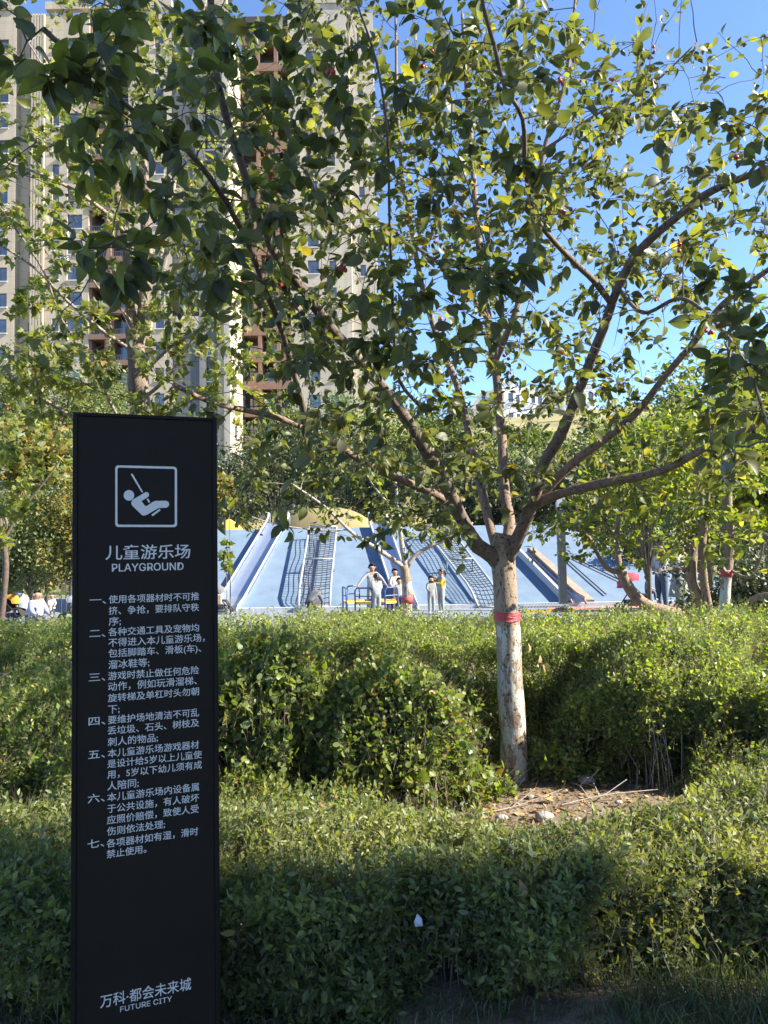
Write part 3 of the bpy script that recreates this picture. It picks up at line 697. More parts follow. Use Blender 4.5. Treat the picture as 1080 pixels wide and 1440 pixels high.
rows=[('一、',126,844,149),('使用各项器材时不可推',153,843,280),('挤、争抢，要排队守秩',153,859,280),('序;',153,874,170),
('二、',125.5,891,148),('各种交通工具及宠物均',152.5,889,280),('不得进入本儿童游乐场，',152.5,904,288),('包括脚踏车、滑板(车)、',152.5,919,283),('溜冰鞋等;',152.5,935,210),
('三、',125,953,148),('游戏时禁止做任何危险',152,951,280),('动作，例如玩滑溜梯、',152,966,277),('旋转梯及单杠时头勿朝',152,982,280),('下;',152,998,168),
('四、',124.5,1015,148),('要维护场地清洁不可乱',152,1013,280),('丢垃圾、石头、树枝及',151.5,1028,280),('刺人的物品;',151.5,1044,222),
('五、',124,1062,147.5),('本儿童游乐场游戏器材',151.5,1060,280),('是设计给5岁以上儿童使',151,1075,284),('用，5岁以下幼儿须有成',151,1090,284),('人陪同;',151,1106,195),
('六、',123.5,1124,147),('本儿童游乐场内设备属',151,1122,280),('于公共设施，有人破坏',151,1138,280),('应照价赔偿，致使人受',150.5,1154,279.5),('伤则依法处理;',150.5,1170,232),
('七、',123,1188,146.5),('各项器材如有湿，滑时',150,1187,279),('禁止使用。',150,1202,206)]
for r_ in rows: row(*r_)
LT.append(lettering('儿童游乐场',148.5,777,267.5,.047,0,'title'))
LT.append(lettering('PLAYGROUND',157.5,798.5,258,.03,0,'title'))
LT.append(lettering('万科·都会未来城',141,1410,269,.032,0,'logo_lettering'))
LT.append(lettering('FUTURE CITY',169,1420.5,242,.02,0,'logo_lettering'))
bpy.context.view_layer.update(); dg=bpy.context.evaluated_depsgraph_get()
CSRC=None; LT=[LT[1]]+LT[:1]+LT[2:]
HT={'title':(.0445,.0235),'logo_lettering':(.037,.0155)}
for i,(o,u0,v0,w) in enumerate(LT):
    me=bpy.data.meshes.new_from_object(o.evaluated_get(dg)); nm=o.name.split('.')[0]; body=o.data.body; bpy.data.objects.remove(o)
    co=np.empty(len(me.vertices)*3); me.vertices.foreach_get('co',co); co=co.reshape(-1,3)
    mn,mx=co.min(0),co.max(0); cjk=ord(body[0])>255; 
    if nm=='lettering': hgt=None; s=w/(mx[0]-mn[0]) ; sy=s if len(body)>4 else None
    co[:,0]=(co[:,0]-mn[0])*(w/(mx[0]-mn[0]))
    if nm=='lettering':
        k_=1.0; mid=.0262*.36
        sy_=min(1.08,max(.86,w/(mx[0]-mn[0]))); mid_src=(.0262*.5)
        co[:,1]=(co[:,1]-0.0)*sy_; 
        if CSRC is None: c_=(co[:,1].min()+co[:,1].max())/2/sy_; CSRC=c_
        c_=CSRC*sy_
        co[:,1]-=c_
    else:
        hh=HT[nm][0 if cjk else 1]; co[:,1]=(co[:,1]-mn[1])/(mx[1]-mn[1])*hh-hh/2
    co[:,2]-=co[:,2].min()
    wgt=.0004 if nm=='title' else (.00016 if nm=='lettering' else .00012)
    V=np.stack([co[:,0],-co[:,2],co[:,1]],1); nv=len(V); fs=[tuple(p_.vertices) for p_ in me.polygons]; bpy.data.meshes.remove(me)
    AV=[];AF=[]
    for kk_,(dx,dz) in enumerate(((-wgt,-wgt*.6),(wgt,-wgt*.6),(-wgt,wgt*.6),(wgt,wgt*.6))):
        AV.append(V+np.array([dx,-.00004*kk_,dz])); AF+=[tuple(v+nv*kk_ for v in f) for f in fs]
    me=bpy.data.meshes.new(nm); me.from_pydata(np.concatenate(AV).tolist(),[],AF)
    me.materials.clear(); me.materials.append(M_ink); l=link(nm,me,sign); l.location=(u0,YF,v0)
# pictogram
def sign_pts(zx,zy): return Uv(90+zx*230/1080,570+zy*230/1080)
def plate(name,pts,thick=.0012,off=0):
    q=[sign_pts(*p) for p in pts]; n=len(q); V=[(u,YF-thick-off,v) for u,v in q]+[(u,YF,v) for u,v in q]
    m=MB(); m.add(V,[tuple(range(n))]+[((i+1)%n,i,n+i,n+(i+1)%n) for i in range(n)]); return m
pic=MB()
def addp(m): pic.add(m.V,m.F)
# rounded square outline
def rr(x0,y0,x1,y1,r,n=6):
    P0=[]
    for cx,cy,a0 in ((x1-r,y0+r,-90),(x1-r,y1-r,0),(x0+r,y1-r,90),(x0+r,y0+r,180)):
        for i in range(n+1):
            a=R(a0+90*i/n); P0.append((cx+r*math.cos(a),cy+r*math.sin(a)))
    return P0
def skew(p): return (p[0],p[1]+(p[0]-345)*.025*(1-(p[1]-400)/400*.9))
o_=[skew(p) for p in rr(338,395,747,803,22)]; i_=[skew(p) for p in rr(353,410,732,788,14)]
qo=[sign_pts(*p) for p in o_]; qi=[sign_pts(*p) for p in i_]; n=len(qo)
V=[(u,YF-.0012,v) for u,v in qo+qi]+[(u,YF,v) for u,v in qo+qi]
F=[(i,(i+1)%n,n+(i+1)%n,n+i) for i in range(n)]+[((i+1)%n,i,2*n+i,2*n+(i+1)%n) for i in range(n)]+[(n+i,n+(i+1)%n,3*n+(i+1)%n,3*n+i) for i in range(n)]
fr=MB(); fr.add(V,F); fr.build('pictogram_border',M_ink,sign)
head=[(429+35*math.cos(a),594+35*math.sin(a)) for a in np.linspace(0,2*math.pi,25)[:-1]]
addp(plate('h',head))
def capsule(a,b,r,n=8):
    a=np.array(a,float);b=np.array(b,float);d=(b-a)/np.linalg.norm(b-a);th=math.atan2(d[1],d[0]);pts=[]
    for i in range(n+1): t=th-math.pi/2+math.pi*i/n; pts.append(tuple(b+r*np.array([math.cos(t),math.sin(t)])))
    for i in range(n+1): t=th+math.pi/2+math.pi*i/n; pts.append(tuple(a+r*np.array([math.cos(t),math.sin(t)])))
    return pts
body=[(446,634),(455,622),(540,572),(552,573),(561,583),(562,594),(556,604),(511,632),(535,663),(548,664),(590,635),(605,630),(676,630),(690,638),(695,652),(690,667),(676,676),(625,678),(548,722),(528,728),(515,724),(452,664),(444,650)]
addp(plate('b',body)); 
addp(plate('r',[(441,455),(449,450),(454,454),(523,572),(514,576)])); addp(plate('r2',[(546,620),(556,614),(569,638),(560,644)])); addp(plate('s',[(577,722),(629,684),(639,692),(586,732)]))
pic.build('swing_pictogram',M_ink,sign)

# ------------------------------------------------------------------ trees
class Tree:
    def __init__(s, name, base, label, cat='tree', group=None):
        s.root=empty(name,tuple(base),0,label,cat,group); s.base=np.array(base,float)
        s.nodes=[]; s.rad=[]; s.tw=MB(); s.lp=[]; s.la=[]; s.tips=[]
    def limb(s, pts, r0, r1, mat, name='limb', n=9, knots=.06, step=.06):
        p=catmull(pts,step); k=len(p); t=np.linspace(0,1,k); r=r0+(r1-r0)*t**.8
        ph=rng.random()*10
        r=r*(1+knots*(vn(np.arange(k)*step*6,np.full(k,ph))-.5)*2)
        d=vn(np.arange(k)*step*2.5,np.full(k,ph+3))-.5; e=vn(np.arange(k)*step*2.5,np.full(k,ph+7))-.5
        w=np.minimum(1,np.minimum(t,1-t)*8)*(.25 if name=='trunk' and r0>.08 else 1); q=p.copy(); q[:,0]+=d*r0*.5*w; q[:,1]+=e*r0*.5*w
        m=MB(); V,F=tube(q-s.base,r,n)
        V=np.array(V); nz=vn(V[:,0]*18+V[:,2]*5,V[:,1]*18-V[:,2]*4,1,2)-.5
        cidx=np.repeat(np.arange(k),n); c=(q-s.base)[cidx]; V=c+(V-c)*(1+.16*nz[:,None])
        m.add(V.tolist(),F); o=m.build(name,mat,s.root,smooth=True)
        s.nodes+=list(q); s.rad+=list(r); return q,r
    def grow(s, targets, L, lsize, r=.0045, frac=.6, droop=.12, n=4, skip_root=0):
        T=np.array(targets); nod=np.array(s.nodes)
        d=np.min(np.linalg.norm(T[:,None,:]-nod[None,::3,:],axis=2),axis=1) if len(T)*len(nod)<4e7 else np.zeros(len(T))
        for i in np.argsort(d):
            t=T[i]; nod=np.array(s.nodes) if len(s.nodes)<400 or i%4==0 or not hasattr(s,'_c') else s._c; s._c=nod
            dd=np.linalg.norm(nod-t,axis=1)+.35*np.maximum(0,nod[:,2]-t[2]); j=int(np.argmin(dd)); a=nod[j]; ln=np.linalg.norm(t-a)
            if ln<.02: continue
            mid=a+(t-a)*.5+rng.normal(size=3)*ln*.11+np.array([0,0,ln*.10]); 
            end=t+np.array([0,0,-droop*ln*.4])
            k=max(3,min(7,int(ln/.07)+2)); u=np.linspace(0,1,k)[:,None]
            p=(1-u)**2*a+2*u*(1-u)*mid+u*u*end; p[1:-1]+=rng.normal(size=(k-2,3))*.006
            rr0=min(r*(.6+.9*ln),s.rad[j]*.9 if s.rad[j]>.002 else .002)
            s.tw.tube(p-s.base,list(np.linspace(max(rr0,.0018),.0011,k)),n,cap=False)
            s.nodes+=list(p[1:]); s.rad+=[.0025]*(k-1)
            nl=max(2,int(L*(.7+.6*rng.random()))); use=min(1.0,.42/ln) if ln>.42 else 1.0
            for q in range(nl):
                w=1-use*frac*1.3*(q/nl) if q else 1.0
                w=max(0,w); f=w*(k-1); i0=min(int(f),k-2); pp=p[i0]+(p[i0+1]-p[i0])*(f-i0)
                ax=(p[i0+1]-p[i0]); ax=ax/(np.linalg.norm(ax)+1e-9)*.8+rng.normal(size=3)*.75+np.array([0,0,-.25])
                ax/=np.linalg.norm(ax); s.lp.append(pp+ax*lsize*.38); s.la.append(ax)
            s.tips.append(end)
    def finish(s, tpl, lsize, mat, twmat, near=0, sj=.28, up=1.0, jit=.75, name='foliage'):
        if s.tw.V: 
            o=s.tw.build('twigs',twmat,s.root); o['kind']='stuff'
        pos=np.array(s.lp); ax=np.array(s.la); N_=len(pos); sz=lsize*np.exp(rng.normal(size=N_)*sj); sz=np.clip(sz,lsize*.45,lsize*1.55)
        sel=np.zeros(N_,bool)
        if near:
            rel=pos-CAMLOC; dep=rel@_f; px=540+FPX*(rel@_r)/dep; py=720-FPX*(rel@_u)/dep
            vis=(px>-20)&(px<1100)&(py>-20)&(py<1460); score=np.where(vis,sz/dep,0); idx=np.argsort(-score)[:near]; sel[idx]=True
        tp=tpl if isinstance(tpl,list) else [tpl]
        for k,T in enumerate(tp):
            mk=(~sel)&(np.arange(N_)%len(tp)==k)
            if mk.sum(): leaves_obj(name,T,pos[mk]-s.base,ax[mk],sz[mk],mat,s.root,up,jit)
        if near:
            meshes=[tri_mesh('leaf',T[0],T[1],mat) for T in tp]
            ax_,nn,ss=frames(ax[sel],up,jit)
            for i,(p,a,b,c,z) in enumerate(zip(pos[sel],ax_,nn,ss,sz[sel])):
                o=link('leaf',meshes[i%len(meshes)],s.root)
                M_=Matrix([[c[0]*z,a[0]*z,b[0]*z,p[0]-s.base[0]],[c[1]*z,a[1]*z,b[1]*z,p[1]-s.base[1]],[c[2]*z,a[2]*z,b[2]*z,p[2]-s.base[2]],[0,0,0,1]]); o.matrix_basis=M_
def blob(cx,cy,sx,sy,D,sD,n,zmax=99,zmin=.9):
    out=[]
    while len(out)<n:
        g=rng.normal(size=3); 
        if np.abs(g).max()>1.7: continue
        p=P(cx+g[0]*sx,cy+g[1]*sy,max(1.55,D+g[2]*sD))
        if p[2]<zmax and p[2]>zmin: out.append(p)
    return out

# ---- main crabapple
B0=P(722,1096,5.0); B0[2]=.0
mt_=Tree('crabapple_tree',B0,'large crabapple tree with whitewashed trunk and red band, its limbs filling the upper view')
PP=lambda *a:[P(*q) for q in a]
trunk=[B0+np.array([.0,0,-.15])]+PP((722,1090,5.0),(721,1030,5.0),(718,960,5.0),(716,900,5.0),(712,850,5.0),(709,805,5.0),(708,775,5.0),(712,752,5.0))
k=catmull(trunk,.03)
q,r=mt_.limb(trunk,.092,.079,M_bark,'trunk',20,.03,.025)
# swelling at the root and the fork
LB=[ # points(px,py,D), r0, r1
 ([(708,800,5.0),(692,782,4.97),(672,768,4.93),(660,748,4.85),(633,690,4.7),(585,606,4.4),(541,546,4.15),(478,476,3.8),(430,417,3.5),(381,352,3.2),(352,274,2.95),(318,163,2.75),(300,60,2.6),(296,-60,2.5)],.055,.011),
 ([(668,765,4.93),(642,725,4.9),(615,698,4.85),(522,657,4.6),(470,624,4.4),(441,609,4.3),(389,587,4.05),(300,567,3.7),(244,541,3.5)],.033,.011),
 ([(428,600,4.25),(425,570,4.1),(408,510,3.9),(393,457,3.6),(370,400,3.3),(355,361,3.1),(337,320,2.8),(293,247,2.45),(233,180,2.15),(187,155,1.95),(120,95,1.75),(60,40,1.65)],.02,.006),
 ([(708,790,5.0),(712,760,5.05),(716,735,5.1),(708,690,5.15),(708,631,5.25),(703,570,5.3),(698,517,5.35),(688,460,5.4),(676,380,5.5),(668,280,5.6),(660,160,5.7),(650,20,5.8)],.042,.013),
 ([(697,505,5.35),(708,480,5.3),(722,448,5.2),(735,400,5.2),(745,350,5.15),(754,296,5.1),(765,211,5.05),(791,130,5.0),(806,40,5.0),(815,-60,5.0)],.026,.009),
 ([(702,785,5.0),(690,745,5.1),(678,695,5.25),(668,655,5.35),(648,557,5.5),(618,480,5.6),(596,413,5.65),(580,330,5.7),(565,250,5.8),(560,150,5.9),(556,20,6)],.035,.010),
 ([(712,790,4.98),(728,755,4.9),(745,712,4.8),(765,654,4.65),(791,609,4.5),(828,517,4.25),(850,461,4.1),(872,400,3.95),(902,348,3.8),(961,296,3.65),(1002,267,3.5),(1080,237,3.3),(1180,215,3.1)],.05,.012),
 ([(861,428,4.02),(835,395,3.9),(810,372,3.8),(773,333,3.6),(750,296,3.4),(739,237,3.2),(735,167,3.0),(710,122,2.9),(695,63,2.8),(680,11,2.7),(672,-50,2.6)],.018,.007),
 ([(740,715,4.85),(765,690,4.8),(806,650,4.7),(887,587,4.5),(935,528,4.35),(976,480,4.2),(1013,431,4.1),(1069,387,4.0),(1150,330,3.9)],.034,.012),
 ([(735,730,4.9),(758,707,4.8),(805,690,4.6),(865,676,4.4),(932,661,4.15),(995,628,3.9),(1080,594,3.6),(1200,560,3.3)],.036,.012),
 ([(600,580,4.3),(565,540,3.9),(555,480,3.5),(552,400,3.2),(548,300,3.0),(545,190,2.8),(530,90,2.7),(500,0,2.6)],.012,.004),
 ([(872,409,3.95),(905,440,3.7),(960,420,3.4),(1020,470,3.0),(1060,540,2.7),(1085,620,2.5)],.012,.005),
 ([(690,455,5.4),(640,390,5.3),(560,330,5.2),(470,270,5.1),(380,200,5.1)],.017,.006),
 ([(765,211,5.05),(840,160,4.8),(915,120,4.6),(980,60,4.5)],.012,.005),
]
for i,(pts,r0,r1) in enumerate(LB):
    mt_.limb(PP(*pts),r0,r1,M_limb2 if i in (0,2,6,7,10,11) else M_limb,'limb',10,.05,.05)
# red plastic band round the trunk
zb=P(713,867,5.0)[2]; kk=np.argmin(abs(q[:,2]-zb)); m=MB(); V=[];n=24
for j in range(7):
    z_=(j/6-.5)*.06; c_=q[kk]+(q[kk+1]-q[kk])*0; 
    for i in range(n):
        a=i*2*math.pi/n; rad=r[kk]*1.07+.0025*math.sin(j*2.2+i*.8)+.002; V.append((c_[0]-B0[0]+rad*math.cos(a)-.03*z_,c_[1]-B0[1]+rad*math.sin(a),c_[2]-B0[2]+z_+.004*math.sin(2*a+1)))
m.add(V,[(j*n+i,j*n+(i+1)%n,(j+1)*n+(i+1)%n,(j+1)*n+i) for j in range(6) for i in range(n)])
M_band=pmat('red_ribbon',(.45,.06,.07),(.32,.04,.05),18,.45,bump=.6,bscale=30,stretch=(1,1,5)); m.build('red_band',M_band,mt_.root,smooth=True)
T=[]
for b in [(90,60,80,50,1.65,.15,13),(170,170,70,60,1.75,.15,12),(235,255,45,45,1.9,.15,6),(150,345,45,35,1.8,.12,6),(325,385,28,30,2.0,.1,4),(300,60,80,50,2.2,.2,14),(350,200,60,80,2.4,.25,14),
  (430,200,110,140,2.9,.4,59),(400,450,110,100,3.2,.4,45),(600,250,100,130,3.0,.4,47),(550,480,100,80,3.2,.4,36),(720,250,60,150,3.2,.4,34),(690,60,110,60,3.2,.4,32),(480,640,110,60,3.9,.4,36),(600,700,70,45,4.2,.3,17),(700,390,30,40,2.3,.15,5),(600,420,60,50,2.5,.2,8),
  (1045,480,45,90,2.6,.3,21),(1050,640,40,40,2.8,.3,8),(1000,170,55,40,3.0,.3,9),(900,150,70,70,3.5,.3,12),(945,300,50,60,3.4,.3,8),(1060,230,30,60,2.8,.3,8),(830,600,40,60,4.1,.3,6)]: T+=blob(*b)
mt_.grow(T,12,.058,frac=.42,droop=.5)
T=blob(450,300,260,260,3.4,.9,170)+blob(880,250,150,170,3.6,.6,50); mt_.grow(T,2,.05,r=.0035)
T=[]
for b in [(420,250,200,190,5.2,.7,312),(640,280,160,210,5.4,.7,337),(800,150,130,110,4.9,.6,106),(860,420,130,90,4.7,.5,68),(980,420,90,120,4.5,.5,56),(760,640,110,60,4.8,.35,42),(480,680,120,50,4.9,.3,37),(200,120,130,100,4.6,.6,56),(940,620,100,50,4.4,.3,27),(980,200,80,120,4.4,.4,27),(1010,330,60,90,4.2,.4,17),(700,600,90,70,5.6,.4,30),(550,-120,320,70,4.6,1.0,87),(-80,80,60,160,3.5,.8,17),(1180,400,60,200,4.2,.8,30)]: T+=blob(*b)
mt_.grow(T,10,.062)
mt_.finish(T_crab,.053,M_crab,M_twig,near=300)
# fruit
M_fruit=pmat('red_fruit',(.60,.06,.04),(.42,.03,.03),40,.35); bm_=MB()
na,nr=8,6; V=[(0,0,1)]+[(math.sin(math.pi*j/nr)*math.cos(2*math.pi*i/na),math.sin(math.pi*j/nr)*math.sin(2*math.pi*i/na),math.cos(math.pi*j/nr)) for j in range(1,nr) for i in range(na)]+[(0,0,-1)]
F=[(0,1+i,1+(i+1)%na) for i in range(na)]+[(1+j*na+i,1+(j+1)*na+i,1+(j+1)*na+(i+1)%na,1+j*na+(i+1)%na) for j in range(nr-2) for i in range(na)]+[(len(V)-1,1+(nr-2)*na+(i+1)%na,1+(nr-2)*na+i) for i in range(na)]
bm_.add([(x*.5,y*.5,z*.5) for x,y,z in V],F)
n_=len(bm_.V); bm_.tube([(0,0,.48),(.1,0,1.4),(0,.1,2.3)],.05,4)
fo=bm_.build('fruit',M_fruit,mt_.root,smooth=True); fd=fo.data; bpy.data.objects.remove(fo)
tips=np.array(mt_.tips); rel=tips-CAMLOC; dep=rel@_f; px=540+FPX*(rel@_r)/dep; py=720-FPX*(rel@_u)/dep
cand=np.where((px>330)&(px<1040)&(py>30)&(py<520)&(dep>2.4))[0]; rng.shuffle(cand)
for i in cand[:80]:
    for j in range(random.choice((1,2,3,4))):
        o=link('fruit',fd,mt_.root); s_=random.uniform(.017,.024); o.scale=(s_,s_,s_)
        o.location=tuple(tips[i]-B0+np.array([random.uniform(-.02,.02),random.uniform(-.02,.02),-.03+random.uniform(-.02,.01)])); o.rotation_euler=(random.uniform(-.5,.5),random.uniform(-.5,.5),0)

# ---- left maple behind the sign
def D_(pts,dd): return [P(a,b,d+dd) for a,b,d in pts]
b0=P(197,880,7.4); b0[2]=0
ml=Tree('maple_tree',b0,'slim maple with rough brown forking trunk rising straight up behind the sign')
ml.limb([b0]+PP((198,740,7.4),(197,600,7.4),(195,540,7.4),(192,490,7.4),(190,462,7.4)),.118,.098,M_mbark,'trunk',16,.06,.05)
for pts,r0,r1 in [([(190,480,7.4),(182,420,7.3),(176,330,7.2),(165,270,7.1),(155,190,7.0),(148,90,6.9),(150,-40,6.8)],.062,.02),
 ([(194,485,7.4),(203,430,7.4),(207,360,7.45),(205,290,7.5),(200,200,7.6),(198,90,7.7),(196,-40,7.8)],.066,.022),
 ([(196,490,7.4),(215,430,7.3),(228,390,7.2),(242,330,7.1),(262,300,7.0),(285,268,6.9),(330,200,6.7)],.04,.014),
 ([(205,480,7.4),(222,405,7.6),(228,340,7.7),(240,300,7.8),(250,200,8)],.035,.012),
 ([(192,497,7.4),(140,462,7.1),(90,418,6.8),(50,378,6.6),(0,345,6.4),(-60,320,6.2)],.02,.008),
 ([(168,590,7.2),(130,520,6.9),(85,445,6.6),(60,380,6.4),(20,320,6.3),(-30,250,6.2)],.016,.007),
 ([(178,330,7.2),(150,300,7.0),(100,265,6.7),(40,238,6.4),(-30,215,6.2)],.024,.009),
 ([(192,460,7.4),(165,430,7.1),(135,400,6.9),(110,350,6.8)],.014,.006),
 ([(200,562,7.4),(235,530,7.2),(270,480,7.1),(300,430,7.0),(318,370,6.9)],.022,.008),
 ([(205,520,7.4),(250,480,7.1),(295,462,6.9),(335,445,6.8)],.022,.008),
 ([(110,590,7),(60,560,6.8),(0,515,6.6),(-50,480,6.5)],.02,.01),
 ([(160,240,7.0),(130,180,6.9),(90,140,6.8),(40,60,6.7)],.018,.006),([(202,220,7.6),(235,150,7.5),(270,80,7.4),(290,0,7.4)],.02,.007)]:
    ml.limb(PP(*pts),r0,r1,M_mlimb if r0<.05 else M_mbark,'limb',9,.05,.07)
T=[]
for b in [(50,360,60,110,6.5,.3,70),(120,470,60,60,6.9,.3,60),(60,540,60,40,6.8,.3,60),(250,470,60,80,7.1,.3,60),(330,480,40,80,6.9,.3,44),(60,230,70,60,6.6,.3,40),(150,210,60,90,7.0,.4,40),(200,80,110,60,7.3,.4,60),(270,290,50,80,7.0,.4,36),(250,565,50,18,7.0,.2,16)]: T+=blob(*b)
ml.grow(T,12,.05,r=.005)
ml.finish(T_maple,.060,M_maple,M_pole)

# ---- right whitewashed tree
b0=P(1015,905,7.6); b0[2]=0
mr_=Tree('elm_tree',b0,'small tree with white painted lower trunk and red band at the right edge')
q,r=mr_.limb([b0]+PP((1016,895,7.6),(1021,850,7.6),(1024,800,7.6),(1023,740,7.6),(1022,690,7.6),(1020,640,7.65)),.062,.045,M_wbark,'trunk',14,.04,.04)
zb=P(1025,806,7.6)[2]; kk=np.argmin(abs(q[:,2]-zb)); m=MB(); c_=q[kk]-b0; m.tube([c_-np.array([0,0,.035]),c_,c_+np.array([0,0,.035])],r[kk]*1.12,16); m.build('red_band',M_band,mr_.root,smooth=True)
for pts,r0,r1 in [([(1022,870,7.6),(1040,862,7.5),(1060,842,7.4),(1090,836,7.2),(1150,830,7)],.035,.03),([(1021,650,7.65),(1018,580,7.7),(1024,500,7.7),(1030,430,7.7)],.04,.015),
 ([(1022,700,7.6),(1032,650,7.5),(1045,590,7.4),(1060,520,7.4)],.028,.01),([(1022,660,7.6),(1000,610,7.7),(985,560,7.8)],.02,.008),([(1024,800,7.6),(1052,812,7.4),(1068,790,7.3),(1074,760,7.2)],.018,.009)]:
    mr_.limb(PP(*pts),r0,r1,M_rbark,'limb',9,.05,.06)
T=[]
for b in [(1040,600,60,70,7.4,.4,60),(980,640,60,60,7.8,.4,50),(1050,720,30,60,7.0,.3,34),(1000,740,50,40,7.6,.3,20),(1040,480,50,60,7.6,.4,24),(1120,650,50,100,7.2,.5,26),(960,560,60,40,7.9,.4,24)]: T+=blob(*b)
mr_.grow(T,10,.06,r=.005); mr_.finish(T_oval,.075,M_right,M_stem)
# ---- leaning trunk
b0=P(956,872,8.6); b0[2]=0
lt=Tree('leaning_tree',b0,'crooked smooth tree trunk leaning far to the left over the hedge, right of the post','tree')
lt.limb([b0]+PP((958,872,8.6),(945,862,8.55),(915,853,8.5),(893,838,8.45),(878,815,8.4),(873,800,8.4)),.085,.058,M_rbark,'trunk',14,.05,.05)
for pts,r0,r1 in [([(874,805,8.4),(862,803,8.35),(850,795,8.3),(838,775,8.2),(828,755,8.1),(800,735,8)],.032,.012),([(874,806,8.4),(869,780,8.5),(868,750,8.6),(880,700,8.8),(900,640,9)],.04,.014),([(869,760,8.6),(845,730,8.5),(820,690,8.4)],.02,.008)]:
    lt.limb(PP(*pts),r0,r1,M_rbark,'limb',9,.05,.06)
T=[]
for b in [(800,750,40,25,8.1,.3,40),(860,735,35,25,8.6,.3,30),(830,690,60,30,8.6,.4,34),(900,680,50,50,9,.4,44),(880,780,14,14,8.2,.2,4)]: T+=blob(*b)
lt.grow(T,11,.055,r=.005); lt.finish(T_oval,.068,M_right,M_stem)
# ---- twin stem tree
b0=P(990,880,8.2); b0[2]=0
tw=Tree('multi_stem_tree',b0,'twisted tree with two bare brown stems, between the leaning trunk and the white painted one')
for pts,r0,r1,nm in [([(996,880,8.2),(1000,868,8.2),(985,845,8.2),(974,825,8.2),(971,800,8.2),(976,770,8.25),(988,745,8.3),(985,700,8.4),(975,620,8.5)],.07,.03,'trunk'),([(998,868,8.2),(994,845,8.15),(989,815,8.1),(988,780,8.1),(992,745,8.1),(996,700,8.1),(1000,640,8.0)],.055,.025,'trunk'),([(971,800,8.2),(950,800,8.1),(925,803,8.0)],.025,.008,'limb'),([(976,775,8.2),(962,750,8.2),(955,700,8.2)],.02,.008,'limb')]:
    tw.limb(PP(*pts),r0,r1,M_rbark,nm,11,.06,.05)
T=[]
for b in [(960,680,50,50,8.4,.4,50),(1000,620,60,40,8.4,.4,30),(930,640,50,50,8.6,.4,36),(940,760,30,20,8.1,.3,10)]: T+=blob(*b)
tw.grow(T,10,.055,r=.005); tw.finish(T_oval,.066,M_right,M_stem)
# ---- small bare tree in the middle
b0=P(570,872,12.0); b0[2]=0
sm=Tree('young_tree',b0,'slender young tree with pale branches, growing in front of the merry-go-round')
q,r=sm.limb([b0]+PP((572,860,12),(573,835,12),(571,812,12),(568,795,12)),.10,.075,M_bark,'trunk',14,.1,.05)
zb=P(572,842,12)[2]; kk=np.argmin(abs(q[:,2]-zb)); m=MB(); c_=q[kk]-b0; m.tube([c_-np.array([0,0,.05]),c_,c_+np.array([0,0,.05])],r[kk]*1.12,16); m.build('red_band',M_band,sm.root,smooth=True)
for pts,r0,r1 in [([(568,798,12),(550,785,11.9),(515,762,11.7),(490,745,11.5),(455,712,11.3),(410,680,11)],.045,.014),([(570,798,12),(566,770,12),(563,745,12),(558,700,12),(552,650,12)],.05,.018),([(572,797,12),(585,780,12),(605,768,12),(620,762,12),(640,750,12),(665,735,12)],.042,.014),([(605,768,12),(590,755,12),(575,748,12)],.016,.008),([(615,763,12),(625,750,12),(632,735,12)],.02,.01),([(490,745,11.5),(440,745,11.3),(380,735,11.1),(330,718,11),(300,712,11)],.012,.006),([(560,720,12),(530,690,12),(500,640,12)],.02,.008),([(560,720,12),(590,680,12),(610,630,12)],.02,.008)]:
    sm.limb(PP(*pts),r0,r1,M_pole,'limb',8,.05,.08)
T=[]
for b in [(520,720,50,20,11.7,.3,14),(620,730,40,20,12,.3,16),(560,680,60,30,12,.4,24),(440,690,50,25,11.3,.3,12)]: T+=blob(*b)
sm.grow(T,9,.07,r=.007); sm.finish(T_oval,.085,M_right,M_pole)
# ---- thin tree at left edge
b0=P(0,905,8.0); b0[2]=0
lf=Tree('sapling',b0,'thin dark stemmed sapling at the far left edge, left of the sign')
lf.limb([b0]+PP((1,880,8),(6,840,8),(9,800,8),(7,770,8),(2,750,8),(-2,720,8),(-10,660,8)),.038,.026,M_twig,'trunk',10,.06,.05)
lf.limb(PP((4,762,8),(10,740,8),(4,720,8),(0,690,8)),.02,.008,M_stem,'limb',8)
lf.limb(PP((4,760,8),(30,720,8),(60,680,8),(90,640,8)),.02,.008,M_stem,'limb',8)
T=[]
for b in [(10,680,30,50,8,.3,34),(50,640,40,50,8.2,.4,30),(-20,600,40,60,8,.4,20)]: T+=blob(*b)
lf.grow(T,9,.06); lf.finish(T_maple,.08,M_maple,M_stem)

